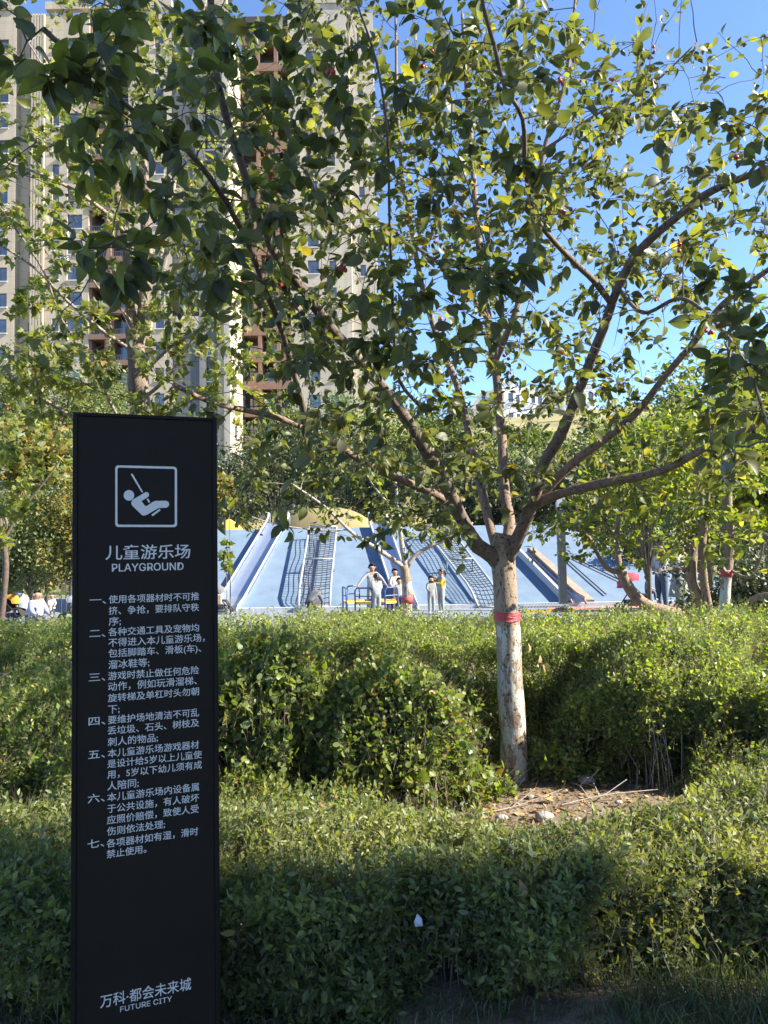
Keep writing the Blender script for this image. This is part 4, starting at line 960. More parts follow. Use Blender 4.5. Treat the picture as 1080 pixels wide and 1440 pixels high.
# ---- bushes and background trees: lumpy crowns of leaf clumps
def crown(name,label,cat,px,py,D,rx,rz,mat,n,ls,group=None,ry=None,trunk=True,tpl=T_simple,zbase=None,lump=.35,thin=False):
    c=P(px,py,D); zb=hill_h(c[0],D) if zbase is None else zbase; zb=float(zb)
    root=empty(name,(c[0],D,zb),0,label,cat,group); ry=ry or rx*.8; base=np.array([c[0],D,zb])
    nc=max(8,n//170); cl=norm(rng.normal(size=(nc,3)))*(rng.random((nc,1))**.45)*np.array([rx,ry,rz])*.86+np.array([c[0],D,c[2]])
    cr_=lump*min(rx,rz)*(.6+.8*rng.random(nc)); k=rng.integers(0,nc,n)
    d=norm(rng.normal(size=(n,3))); pos=cl[k]+d*(cr_[k]*(.55+.5*rng.random(n)))[:,None]; pos=pos[pos[:,2]>zb+.02]; d=norm(pos-np.array([c[0],D,c[2]]))
    ax=d*.5+rng.normal(size=pos.shape)*.8+np.array([0,0,.1]); sz=ls*np.exp(rng.normal(size=len(pos))*.25)
    leaves_obj('foliage',tpl,pos-base,ax,sz,mat,root,.9,.8)
    if trunk:
        m=MB(); top=c[2]-zb
        tk=.3 if rx<.7 else 1
        m.tube([(0,0,-.1),(.03*rx,0,top*.4),(0,.02,top)],[max(.03,.035*rz)*tk,(.03*rz+.01)*tk,(.015*rz+.01)*tk],6); m.build('trunk',M_stem,root,smooth=True)
        m=MB()
        for i in range(0 if rx<.7 else min(nc,14)):
            q=cl[i]-base; m.tube([(0,0,max(.1,top*.35)),tuple(q*np.array([.5,.5,.75])),tuple(q)],[.012*rz+.008,.008*rz+.005,.004],5)
        if m.V: m.build('branches',M_stem,root)
    return root
# left of the sign
crown('maple_shrub','orange and yellow leaved young maple at the left, under the tower','shrub',66,672,20.5,1.6,1.8,M_autumn,9000,.11,tpl=T_maple,zbase=0)
crown('maple_shrub','pale yellow green shrub behind the man with the baby','shrub',40,765,18.6,2.2,1.35,M_pale,12000,.08,zbase=0,tpl=T_oval)
crown('maple_shrub','yellow tinged shrub touching the left side of the sign','shrub',100,740,18.0,.9,1.7,M_autumn,6000,.085,zbase=0,tpl=T_oval)
crown('shrub','fresh green shrub low at the left edge behind the orange hooded pram','shrub',20,790,19.5,2.0,1.0,M_right,8000,.09,zbase=0,tpl=T_oval)
crown('round_tree','grey green round tree at the foot of the tower','tree',30,560,30,3.0,2.2,M_pale,8000,.14,zbase=0)
crown('round_tree','grey green round tree between the tower and the sign','tree',130,590,32,3.0,2.4,M_pale,7000,.14,zbase=0)
crown('maple_shrub','yellow leaved shrub just right of the sign top','shrub',322,690,12,.40,.62,M_autumn,700,.07,zbase=0,tpl=T_maple)
crown('shrub','small leafy shrub beside the lower right sign edge, in front of the left slide','shrub',318,785,9,.14,.22,M_right,130,.055,zbase=0,tpl=T_maple)
# dark bushes behind the slope
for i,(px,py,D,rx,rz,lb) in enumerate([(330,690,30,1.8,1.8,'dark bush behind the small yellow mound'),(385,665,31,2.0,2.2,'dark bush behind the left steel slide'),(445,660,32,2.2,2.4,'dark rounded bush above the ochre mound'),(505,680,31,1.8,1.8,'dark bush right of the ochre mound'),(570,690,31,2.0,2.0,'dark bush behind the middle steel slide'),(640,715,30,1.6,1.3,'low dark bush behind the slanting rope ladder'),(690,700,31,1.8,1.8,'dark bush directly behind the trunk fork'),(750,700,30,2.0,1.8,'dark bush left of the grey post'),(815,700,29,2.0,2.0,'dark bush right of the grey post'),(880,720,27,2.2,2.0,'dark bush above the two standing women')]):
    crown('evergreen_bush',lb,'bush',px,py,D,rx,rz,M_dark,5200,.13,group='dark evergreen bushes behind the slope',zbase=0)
for i,(px,py,D,rx,rz,lb) in enumerate([(700,655,44,3.5,2.6,'green bush low on the hill behind the pinkish upright limb'),(790,668,42,3.2,2.3,'green bush on the hill below the white building'),(860,640,40,3.2,3.2,'green bush on the hill right of the white building'),(930,630,34,3.4,3.8,'tall bright bush on the hill slope at the right'),(1010,600,32,3.4,4.2,'tall green tree filling the hill slope at the right edge'),(620,610,46,3.0,2.6,'green bush on the hill left of the pinkish limb'),(560,620,44,3.2,3.0,'pale green bush on the hill in the middle'),(490,615,43,3.0,3.0,'green bush below the second tower'),(400,620,44,3.2,3.0,'green bush below the terracotta balconies'),(745,625,52,1.8,1.2,'small yellowish bush just under the hilltop'),(820,622,56,1.4,.6,'low bush at the hill crest'),(675,610,58,2.2,1.6,'leafy bush hiding the left foot of the white building'),(1080,640,30,3,4,'large green tree cut by the right edge')]):
    crown('hill_bush',lb,'bush',px,py,D,rx,rz,M_hill,5200,.19,group='bushes on the hill')
# right side greenery, nearer
for (px,py,D,rx,rz,mat,ls,n,lb) in [(905,655,12.3,1.0,1.0,M_right,.075,6500,'bright leafy bush above the two women'),(990,640,15,1.4,1.7,M_right,.10,7000,'bright leafy bush behind the white painted trunk'),(1070,600,14,1.2,2.0,M_right,.10,6000,'tall bright bush at the right edge'),(960,805,22,.01,.01,M_dark,.1,0,''),(1012,852,12,.85,.70,M_dark,.06,6500,'low dark clipped bush behind the twin stems'),(1085,830,11,.8,.9,M_dark,.06,6000,'dark clipped bush at the right edge behind the white trunk'),(920,765,23,2.4,1.0,M_dark,.1,6000,'dark hedge running behind the two women'),(1040,770,16,1.8,1.3,M_dark,.09,6000,'dark bush behind the white painted trunk')]:
    if n: crown('leafy_bush',lb,'bush',px,py,D,rx,rz,mat,n,ls,group='bushes at the right',zbase=0,tpl=T_simple if ls<.1 or mat is M_dark else T_oval)

# ------------------------------------------------------------------ hedges and shrubs
def hedge(name,label,x0,x1,yf,yb,hf,n,L,ln,ls,mat,tpl,front=.42,stems=True,cat='hedge',gap=0.0,seed=0,up=.75,inner=.12,dirz=1.0,stemmat=None,thin=.0):
    """yf,yb,hf: functions of x (and y) for front, back and height"""
    root=empty(name,((x0+x1)/2,float(yf((x0+x1)/2)),0),0,label,cat); base=np.array([(x0+x1)/2,float(yf((x0+x1)/2)),0])
    x=rng.uniform(x0,x1,n); k=rng.random(n); F0=yf(x); B_=yb(x)
    y=F0+(B_-F0)*rng.random(n)
    isf=k<front; isi=k>1-inner
    y=np.where(isf,F0+np.abs(rng.normal(size=n))*.09,y)
    h=hf(x,y); z=np.where(isf|isi,h*rng.random(n)**.8,h-np.abs(rng.normal(size=n))*.09)
    # clumping: drop part of the front shoots where the noise is low, leaving dark hollows
    g=vn(x,z+y*.3,.22,seed+4)
    keep=~(isf&(g<gap))&(h>.05)
    x,y,z,isf=x[keep],y[keep],z[keep],isf[keep]
    lump=(vn(x,z,.30,seed+1)-.5)*.42+(vn(x,z,.11,seed+2)-.5)*.10
    y=np.where(isf,y-lump,y)
    b=np.stack([x,y,z+.02],1)-base; d=rng.normal(size=(len(x),3))*.55; d[:,2]+=dirz; d[:,1]-=np.where(isf,.75,0)
    lens=ln*(.5+rng.random(len(x)))
    pos,ax=sprigs(b-norm(d)*lens[:,None]*.6,d,lens,L); sz=ls*np.exp(rng.normal(size=len(pos))*.28)
    if thin: kp=rng.random(len(pos))>thin; pos,ax,sz=pos[kp],ax[kp],sz[kp]
    leaves_obj('foliage',tpl,pos,ax,sz,mat,root,up,1.0)
    if stems:
        sb=b-norm(d)*lens[:,None]*.7; V,F=stem_quads(sb,d,lens*1.5,.0016)
        m2=min(900,int((x1-x0)*170)); xs_=rng.uniform(x0,x1,m2); yy=yf(xs_)+.06+rng.random(m2)*.5*(yb(xs_)-yf(xs_)); hh=hf(xs_,yy)
        b2=np.stack([xs_,yy,np.zeros(m2)],1)-base; d2=rng.normal(size=(m2,3))*.13; d2[:,2]+=1
        V2,F2=stem_quads(b2,d2,hh*(.75+.3*rng.random(m2)),.0045)
        o=link('stems',tri_mesh('stems',np.concatenate([V,V2]),np.concatenate([F,F2+len(V)]),stemmat or M_stem),root); o['kind']='stuff'
    return root
c_=lambda v:(lambda x:np.full(np.shape(x),v) if np.ndim(x) else v)
# near clipped hedge in the shade
def near_h(x,y): return .40+.09*(vn(x,y,.45,11)-.5)+.09*(vn(x,y,.15,12)-.5)+np.clip((x-.75)*.09,0,.14)*np.clip((y-2.9)/.5,0,1)+.03*np.clip(-x-.2,0,1)-.07*np.clip((y-3.1)/.4,0,1)*np.exp(-((x-.7)/.8)**2)
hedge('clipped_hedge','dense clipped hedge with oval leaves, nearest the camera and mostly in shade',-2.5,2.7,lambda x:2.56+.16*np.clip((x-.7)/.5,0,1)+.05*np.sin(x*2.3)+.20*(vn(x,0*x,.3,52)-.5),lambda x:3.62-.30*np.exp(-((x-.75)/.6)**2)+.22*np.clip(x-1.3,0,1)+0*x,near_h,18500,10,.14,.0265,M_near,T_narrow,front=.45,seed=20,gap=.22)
# strip of sprigs behind it, partly lit
# middle hedge in front of the playground
def mid_h(x,y): return .94+.13*(vn(x,y,.8,21)-.5)+.13*(vn(x,y,.2,22)-.5)-.14*np.clip((5.6-y)/.4,0,1)
def mid_f(x): return 5.45+.22*np.sin(x*1.7+1)+.25*np.exp(-((x-1.25)/.5)**2)+.1*np.sin(x*5)+.55*(vn(x,0*x,.42,51)-.5)
hedge('privet_hedge','long sunlit privet hedge behind the crabapple trunk, hiding the edge of the playground',-4.4,4.6,mid_f,lambda x:7.35+0*x,mid_h,34000,9,.17,.0245,M_hedge,T_simple,front=.46,seed=40,gap=.22,inner=.30)
# overgrown shrubs in front of it, left of the trunk
def mkshrub(name,label,cx,cy,rx,ry,h,n,ls,mat,tpl,L=8,ln=.2,gap=.3,seed=0,front=.45,thin=0):
    def hf(x,y):
        r=np.clip(1-((x-cx)/rx)**2,0,1)**.45; return h*r*(.86+.3*(vn(x,y,.25,seed)-.3))*np.clip(1-((y-cy)/ry)**4*.5,0,1)
    return hedge(name,label,cx-rx,cx+rx,lambda x:cy-ry*np.sqrt(np.clip(1-((x-cx)/rx)**2,0,1))*(.85+.3*vn(x,0*x,.2,seed)),lambda x:cy+ry*np.ones(np.shape(x)) if np.ndim(x) else cy+ry,hf,n,L,ln,ls,mat,tpl,front=front,cat='shrub',gap=gap,seed=seed,thin=thin)
mkshrub('round_leaf_shrub','overgrown shrub with round yellow green leaves, directly right of the sign',-.70,4.75,.60,.50,1.04,4600,.030,M_round,T_round,gap=.38,seed=61)
mkshrub('round_leaf_shrub','sunlit round leaved shrub midway between the sign and the crabapple trunk',.02,4.75,.50,.45,.93,4200,.029,M_round,T_round,gap=.38,seed=62)
mkshrub('round_leaf_shrub','loose shrub of small pale leaves just left of the crabapple trunk base',.40,5.15,.26,.30,.82,1300,.027,M_round,T_round,gap=.42,seed=63)
mkshrub('privet_shrub','bushy sunlit shrub left of the sign behind the near hedge',-1.9,4.6,.80,.6,1.0,5200,.027,M_hedge,T_simple,gap=.3,seed=64)
mkshrub('privet_shrub','big domed bright green shrub right of the crabapple trunk',1.95,5.35,.80,.62,1.02,7500,.026,M_hedge,T_simple,gap=.25,seed=65,L=9)
mkshrub('privet_shrub','bright shrub at the right edge in front of the white painted tree',3.05,5.2,.65,.6,.88,4200,.026,M_hedge,T_simple,gap=.25,seed=66,L=9)
mkshrub('small_shrub','thin straggling shrub at the right foot of the crabapple trunk',1.10,5.05,.20,.18,.34,180,.028,M_hedge,T_simple,gap=.2,seed=67,L=8)
mkshrub('small_shrub','low rosette of broad leaves at the left foot of the crabapple trunk',.63,4.75,.16,.16,.20,110,.032,M_round,T_round,gap=.0,seed=68,L=6)
# low sunlit growth between near hedge and soil
def low_h(x,y): return np.where((x>.35)&(x<1.45),.04,.14)+.07*vn(x,y,.3,31)+.05*vn(x,y,.1,32)+.16*np.clip((x-1.2),0,1)+.12*np.clip(.35-x,0,.8)
hedge('ground_cover','low sunlit leafy strip between the clipped hedge and the bare soil',-2.4,3.1,lambda x:3.6+0*x,lambda x:3.72+1.0*np.clip(x-1.35,0,.7)+1.0*np.clip(.35-x,0,.5)+.05*np.sin(x*4),low_h,7500,8,.12,.027,M_round,T_simple,front=.2,seed=30,stems=True,cat='ground cover')['kind']='stuff'

# upright bare shoots in the right-hand shrub
m=MB()
for i in range(13):
    x=1.72+random.gauss(0,.06); y=4.80+random.uniform(-.06,.10); h=random.uniform(.35,.72)
    m.tube(catmull([(x,y,0),(x+random.uniform(-.03,.03),y,h*.4),(x+random.uniform(-.05,.05),y+.02,h*.7),(x+random.gauss(0,.09),y+.03,h)],.08),[.0045]*3+[.0025]*99 if 0 else .0024,5)
tag(m.build('bare_shoots',M_pole),'cluster of thin pale upright shoots at the front of the domed shrub','shoots')
# dead sticks on the soil
for i,(a,b,c,lb) in enumerate([((640,1150,4.5),(700,1118,4.7),(735,1098,4.9),'long pale dead twig leaning from the soil to the trunk foot'),((655,1165,4.35),(720,1135,4.5),(790,1110,4.6),'grey dead twig lying low in front of the trunk'),((800,1085,4.9),(815,1105,4.75),(835,1135,4.5),'curved dead twig right of the trunk over the bare soil'),((812,1082,4.9),(830,1095,4.8),(845,1130,4.6),'thin bent twig just above the largest stone'),((790,1130,4.5),(850,1118,4.6),(925,1110,4.7),'long flat twig crossing the bare soil to the right'),((845,1040,5.2),(862,1025,5.25),(882,1008,5.3),'short bare twig poking out of the hedge shadow')]):
    m=MB(); A_,B_,C_=P(*a),P(*b),P(*c)
    for v in (A_,B_,C_): v[2]=max(v[2],.05)
    A_[2]=.06; m.tube(catmull([A_,B_,C_],.05),.003,5); t_=(B_+C_)/2; m.tube([B_,B_+(C_-A_)*.2+np.array([.03,.02,.07])],.003,4)
    tag(m.build('dead_twig',M_pole),lb,'twig','dead twigs on the bare soil')
# stones
M_stone=pmat('pale_stone',(.40,.36,.31),(.25,.22,.19),14,.9,bump=.5)
for i,(px,py,s_,lb) in enumerate([(825,1098,.055,'largest pale stone, on the soil below the hedge shadow'),(765,1148,.045,'flat grey stone on the soil in front of the trunk'),(812,1154,.03,'small rounded pale stone near the front of the soil'),(705,1150,.03,'small stone left of the flat grey stone'),(870,1128,.022,'small clod at the right of the bare soil'),(745,1120,.02,'tiny stone beside the trunk foot')]):
    p=Pz(px,py,.06); m=MB(); V=[];na,nr=9,6
    ph=random.random()*9
    for j in range(nr+1):
        a=math.pi*j/nr
        for k_ in range(na):
            b=k_*2*math.pi/na; rr_=s_*(.85+.35*float(vn(math.cos(b)*2+ph,math.cos(a)*2+math.sin(b)*2,1,5))); V.append((rr_*math.sin(a)*math.cos(b)*1.15,rr_*math.sin(a)*math.sin(b),rr_*.6*math.cos(a)))
    m.add(V,[(j*na+k_,j*na+(k_+1)%na,(j+1)*na+(k_+1)%na,(j+1)*na+k_) for j in range(nr) for k_ in range(na)]); o=m.build('stone',M_stone,smooth=True,loc=tuple(p)); tag(o,lb,'stone','stones on the bare soil')
# leaf litter and clods
n=5200; x=rng.uniform(-1.5,3.2,n); y=rng.uniform(3.9,5.6,n); z=bed_h(x,y)+.006; ax=rng.normal(size=(n,3)); ax[:,2]*=.25
o=leaves_obj('leaf_litter',T_simple,np.stack([x,y,z],1),ax,.03*np.exp(rng.normal(size=n)*.4),M_dry,None,1.5,.5); tag(o,'dry brown fallen leaves scattered over the bare soil','leaf litter')
V,F=stem_quads(np.stack([x,y,z],1)[:900],ax[:900],.05+.1*rng.random(900),.0018); o=link('straw',tri_mesh('straw',V,F,M_dry)); tag(o,'thin straw and broken stems lying on the soil','straw',kind='stuff')
# grass in the shade along the bottom
def grass(name,label,n,x0,x1,y0,y1,h):
    x=rng.uniform(x0,x1,n); y=rng.uniform(y0,y1,n); kp=vn(x,y,.15,3)+rng.random(n)*.5>.35; x,y=x[kp],y[kp]; n=len(x)
    b=np.stack([x,y,bed_h(x,y)-.005],1); d=rng.normal(size=(n,3))*.38; d[:,2]=1; d=norm(d); hh=h*(.5+rng.random(n)); side=norm(np.cross(d,rng.normal(size=(n,3)))); w=.0022
    bend=rng.normal(size=(n,3))*.25; bend[:,2]=-.12
    p1=b+d*hh[:,None]*.55; p2=b+(d+bend)*hh[:,None]
    V=np.stack([b-side*w,b+side*w,p1-side*w*.8,p1+side*w*.8,p2],1).reshape(-1,3); k=np.arange(n)*5
    F=np.concatenate([np.stack([k,k+1,k+3],1),np.stack([k,k+3,k+2],1),np.stack([k+2,k+3,k+4],1)])
    tag(link(name,tri_mesh(name,V,F,M_grass)),label,'grass',kind='stuff')
grass('grass','sparse dark grass in the shade in front of the clipped hedge, thickest at right',7000,-2.5,2.6,2.1,2.7,.08)
grass('tall_grass','longer arching grass blades at the lower right corner',3000,.75,2.4,2.25,2.75,.12)
# litter and odd leaves on the near hedge
m=MB(); m.add([(-.012,-.006,0),(.013,-.010,.004),(.010,.0,.024),(-.004,.012,.034),(-.016,-.006,.016),(0,-.014,.014)],[(0,1,5),(1,2,5),(2,3,5),(3,4,5),(4,0,5)]); p=P(589,1302,2.52)
tag(m.build('paper_scrap',M_edge,loc=tuple(p)),'crumpled white paper scrap caught on the face of the near hedge','litter')
me_=tri_mesh('dead_leaf',T_crab[3][0],T_crab[3][1],M_dry)
for (px,py,D,s_,rot,lb) in ((735,1262,2.55,.055,(1.3,.3,.4),'curled tan dead leaf caught on the near hedge, right of the white scrap'),(744,916,4.85,.05,(1.8,.2,1.0),'topmost brown dead leaf hanging beside the trunk whitewash'),(757,932,4.85,.05,(1.9,.5,.6),'middle brown dead leaf hanging beside the trunk whitewash'),(768,944,4.85,.045,(1.7,-.3,.2),'lowest brown dead leaf hanging beside the trunk whitewash')):
    o=link('dead_leaf',me_); o.location=tuple(P(px,py,D)); o.scale=(s_,)*3; o.rotation_euler=rot; tag(o,lb,'leaf')
# pale weed sprigs against the dark bush at the right
for (px,lb) in ((958,'pale leafy sprout standing before the dark bush, the taller of the pair'),(972,'pale leafy sprout standing before the dark bush, the shorter of the pair')):
    p=P(px,868,7.6); tp=P(px+4,812 if px<965 else 835,7.6); rt=empty('sprout',tuple(p),0,lb,'plant'); m=MB(); m.tube([(0,0,-.1),tuple(tp-p)],.004,4); m.build('stem',M_stem,rt)
    k=9; tt=np.repeat(np.linspace(.15,1,k),2); pos=(tp-p)[None]*tt[:,None]; ax=np.stack([np.where(np.arange(2*k)%2,1,-1)*.8,rng.normal(size=2*k)*.3,np.full(2*k,.5)],1)
    for i in range(2*k):
        a_,n_,s_=frames(ax[i:i+1],1,.2); V,F=leaf_arrays(T_oval,pos[i:i+1],a_,n_,s_,[.055]); link('leaf',tri_mesh('leaf',V,F,M_pale),rt)

# ------------------------------------------------------------------ people
M_skin=pmat('skin',(.36,.21,.14),(.33,.19,.125),10,.55); M_hair=pmat('black_hair',(.025,.02,.018),(.015,.012,.01),60,.45); M_brhair=pmat('brown_hair',(.13,.06,.035),(.08,.04,.025),60,.5)
def cloth(n,c): return pmat(n,c,tuple(x*.85 for x in c),14,.9,bump=.3,bscale=12)
C_white=cloth('white_cloth',(.42,.42,.41)); C_grey=cloth('grey_cloth',(.22,.23,.24)); C_lil=cloth('lilac_cloth',(.27,.28,.36)); C_pgrey=cloth('pale_grey_cloth',(.27,.285,.28)); C_yel=cloth('yellow_cloth',(.50,.32,.04)); C_dark=cloth('dark_cloth',(.05,.05,.06)); C_jean=cloth('jeans',(.07,.095,.15)); C_shoe=cloth('shoe_white',(.38,.38,.38)); C_char=cloth('charcoal_cloth',(.12,.12,.13)); C_beige=cloth('beige_cloth',(.3,.25,.18)); C_blk=cloth('black_gear',(.02,.02,.022)); M_eye=pmat('eye',(.02,.02,.02),None,5,.3); M_lip=pmat('lip',(.42,.16,.13),None,5,.5)
BASE=dict(pelvis=(0,0,.52),belly=(0,0,.61),chest=(0,.005,.73),neck=(0,.005,.825),head0=(0,-.005,.885),head1=(0,-.005,.945),
 shL=(-.095,.005,.795),elL=(-.125,.015,.64),wrL=(-.135,-.03,.50),shR=(.095,.005,.795),elR=(.125,.015,.64),wrR=(.135,-.03,.50),
 hipL=(-.05,0,.50),knL=(-.055,-.01,.28),anL=(-.055,.01,.05),toL=(-.06,-.085,.025),hipR=(.05,0,.50),knR=(.055,-.01,.28),anR=(.055,.01,.05),toR=(.06,-.085,.025))
RAD=dict(pelvis=.078,belly=.070,chest=.082,neck=.030,head0=.052,head1=.060,sh=.042,el=.028,wr=.019,hip=.058,kn=.038,an=.026,to=.024)
def person(label,loc,H,rz,top,bottom,shoes=None,sleeve=None,pose=None,head=1.0,hair='short',hairmat=None,hands=True,group=None,name='person',hem=.0,skirt=False):
    j={k:np.array(v,float) for k,v in BASE.items()}
    for k,v in (pose or {}).items(): j[k]=np.array(v,float)
    hv=j['head1']-j['head0']; hd=j['neck']+ (j['head0']-j['neck'])*head; j['head1']=hd+hv*head; j['head0']=hd
    shoes=shoes or C_shoe; sleeve=sleeve or top; mats=[M_skin,top,bottom,shoes,sleeve]
    names=list(j); idx={k:i for i,k in enumerate(names)}; V=[j[k] for k in names]; Rr=[RAD[k if k in RAD else k[:2] if k[:2] in RAD else k[:3]]*(head if k.startswith('head') else 1) for k in names]
    E=[('pelvis','belly'),('belly','chest'),('chest','neck'),('neck','head0'),('head0','head1')]
    reg={('pelvis','belly'):1,('belly','chest'):1,('chest','neck'):1,('neck','head0'):0,('head0','head1'):0}
    for s in 'LR':
        for a,b,m_ in (('chest','sh'+s,1),('sh'+s,'el'+s,4),('el'+s,'wr'+s,4),('pelvis','hip'+s,2),('hip'+s,'kn'+s,2),('kn'+s,'an'+s,2),('an'+s,'to'+s,3)): E.append((a,b)); reg[(a,b)]=m_
    EI=[(idx[a],idx[b]) for a,b in E]; seg=[(V[idx[a]],V[idx[b]],reg[(a,b)]) for a,b in E]
    if hands:
        for s in 'LR':
            w=j['wr'+s]; d=w-j['el'+s]; d/=np.linalg.norm(d); sd=np.cross(d,np.array([0,-1.0,0.1])); sd/=np.linalg.norm(sd)+1e-9
            V.append(w+d*.035); Rr.append(.015); pi_=len(V)-1; EI.append((idx['wr'+s],pi_)); seg.append((w+d*.012,w+d*.09,0))
            up_=np.cross(sd,d)
            for f,(o_,l_) in enumerate(((-.018,.036),(-.006,.042),(.006,.039),(.018,.030))):
                b1=w+d*(.05)+sd*o_; V.append(b1+d*l_*.4); Rr.append(.0062); V.append(b1+d*l_*.9+up_*.010); Rr.append(.005); EI+= [(pi_,len(V)-2),(len(V)-2,len(V)-1)]
            V.append(w+d*.03-sd*.028+up_*.008); Rr.append(.0068); EI.append((pi_,len(V)-1)); V.append(w+d*.05-sd*.034+up_*.014); Rr.append(.0055); EI.append((len(V)-2,len(V)-1))
    me=bpy.data.meshes.new('body'); me.from_pydata([tuple(v*H) for v in V],EI,[]); o=bpy.data.objects.new('body',me); COL.objects.link(o)
    md=o.modifiers.new('skin','SKIN'); md.use_smooth_shade=True
    for i,r_ in enumerate(Rr):
        sv_=me.skin_vertices[0].data[i]; fl=1.0
        nm_=names[i] if i<len(names) else ''
        bk=1.3 if nm_[:2] in('hi','kn') else (1.25 if nm_[:2] in('el','sh','an') else 1.0); sv_.radius=(r_*H*(1.45 if nm_ in('chest','belly','pelvis') else bk),r_*H*(1.05 if nm_ in('chest','belly','pelvis') else bk)); sv_.use_root=(i==0)
    o.modifiers.new('sub','SUBSURF').levels=2
    return dict(o=o,j=j,H=H,seg=seg,mats=mats,label=label,loc=loc,rz=rz,hair=hair,hm=hairmat or M_hair,group=group,name=name,head=head,bottom=bottom,top=top,skirt=skirt)
PEOPLE=[]
def add(*a,**k): PEOPLE.append(person(*a,**k))
def G(px,D,py=862): p=P(px,py,D); return (p[0],D,0.0)
# children at the merry-go-round
add('boy in lilac sleeved white top with both arms spread to hold the merry-go-round handles',G(524,18.75),1.24,.1,C_white,C_pgrey,sleeve=C_lil,head=1.18,pose=dict(elL=(-.20,-.06,.70),wrL=(-.29,-.13,.585),elR=(.19,-.05,.70),wrR=(.27,-.12,.58),knL=(-.07,-.02,.28),anL=(-.09,.02,.05),toL=(-.10,-.07,.025)))
add('girl with ponytail in white T-shirt and pale grey trousers, seen from behind',G(530,17.7),1.02,math.pi+.2,C_white,C_pgrey,head=1.22,hair='pony',pose=dict(elL=(-.12,-.05,.66),wrL=(-.09,-.13,.60),elR=(.12,-.05,.66),wrR=(.09,-.13,.60)))
add('boy in white T-shirt and dark trousers beside the young tree trunk',G(556,18.9),1.10,.3,C_white,C_jean,head=1.2,pose=dict(elL=(-.13,-.04,.66),wrL=(-.10,-.13,.60)))
add('toddler in white and navy half hidden by the young tree trunk',G(562,18.2),.88,.1,C_white,C_jean,head=1.32,hair='thin',pose={})
add('girl in pale grey outfit standing left of the girl in yellow',G(607,18.1),.92,.2,C_pgrey,C_pgrey,head=1.24,hair='pony',pose=dict(elL=(-.13,-.06,.68),wrL=(-.09,-.15,.63)))
add('girl with long dark hair in yellow and white top, facing left',G(621,18.3),1.08,-1.1,C_white,C_pgrey,sleeve=C_yel,head=1.2,hair='pony',pose=dict(elL=(-.11,-.10,.70),wrL=(-.05,-.15,.80),elR=(.11,-.08,.68),wrR=(.06,-.16,.70)))
# crouching person under the rope ladder
add('person in dark grey top crouching with bowed back at the foot of the rope ladder',G(440,19.4),1.35,2.6,C_char,C_dark,pose=dict(pelvis=(0,.10,.17),belly=(0,.07,.25),chest=(0,-.03,.35),neck=(0,-.12,.385),head0=(0,-.165,.375),head1=(0,-.215,.365),shL=(-.095,-.07,.36),elL=(-.12,-.14,.22),wrL=(-.07,-.2,.12),shR=(.095,-.07,.36),elR=(.12,-.14,.22),wrR=(.07,-.2,.12),hipL=(-.05,.09,.15),knL=(-.08,-.10,.24),anL=(-.07,.03,.05),toL=(-.08,-.06,.025),hipR=(.05,.09,.15),knR=(.08,-.10,.24),anR=(.07,.03,.05),toR=(.08,-.06,.025)))
# two women at the right
add('woman with brown hair in jeans and white blouse, beside the pale-skirted woman',G(932,18.2,858),1.60,-1.0,C_white,C_jean,shoes=C_dark,hair='long',hairmat=M_brhair,pose=dict(head0=(0,-.02,.883),head1=(0,-.03,.943),elL=(-.12,-.05,.66),wrL=(-.08,-.15,.60),elR=(.12,-.06,.66),wrR=(.09,-.15,.61)))
add('woman with auburn hair in white top and pale skirt, nearest the twisted tree',G(956,18.6,858),1.64,.9,C_white,C_pgrey,hair='long',hairmat=M_brhair,skirt=True,pose=dict(elL=(-.12,-.05,.66),wrL=(-.08,-.14,.6)))
ST=dict(pelvis=(0,.05,.30),belly=(0,.05,.39),chest=(0,.04,.51),neck=(0,.03,.60),head0=(0,.02,.655),head1=(0,.015,.715),shL=(-.095,.04,.57),elL=(-.12,-.02,.45),wrL=(-.09,-.12,.40),shR=(.095,.04,.57),elR=(.12,-.02,.45),wrR=(.09,-.12,.40),hipL=(-.05,.04,.29),knL=(-.06,-.17,.31),anL=(-.06,-.18,.10),toL=(-.06,-.25,.08),hipR=(.05,.04,.29),knR=(.06,-.17,.31),anR=(.06,-.18,.10),toR=(.06,-.25,.08))
PB=G(913,18.0); add('dark haired toddler in pale top sitting on the black stroller',(PB[0],PB[1],.20),.85,1.2,C_pgrey,C_jean,head=1.3,hair='short',pose=ST)
# man and baby at the left
PM=G(54,16.8); 
add('man in pale lilac shirt sitting low with a baby, left of the sign',(PM[0],PM[1],.0),1.66,1.15,C_lil,C_char,pose={k:(v[0],v[1],max(.04,v[2]-.25)) for k,v in ST.items()})
PQ=P(73,850,16.6); add('bald baby in white held on the lap of the man in lilac',(PQ[0],PQ[1],.24),.62,.5,C_white,C_white,head=1.55,hair='none',pose=ST)
bpy.context.view_layer.update(); dg=bpy.context.evaluated_depsgraph_get()
def uvs(c,r,na=14,nr=10,keep=None,dirv=None):
    V=[];F=[]
    for j in range(nr+1):
        a=math.pi*j/nr
        for i in range(na): b=2*math.pi*i/na; V.append((c[0]+r[0]*math.sin(a)*math.cos(b),c[1]+r[1]*math.sin(a)*math.sin(b),c[2]+r[2]*math.cos(a)))
    for j in range(nr):
        for i in range(na):
            f=(j*na+i,j*na+(i+1)%na,(j+1)*na+(i+1)%na,(j+1)*na+i); q=sum(np.array(V[k]) for k in f)/4-np.array(c)
            if keep is None or keep(q): F.append(f[::-1])
    return V,F
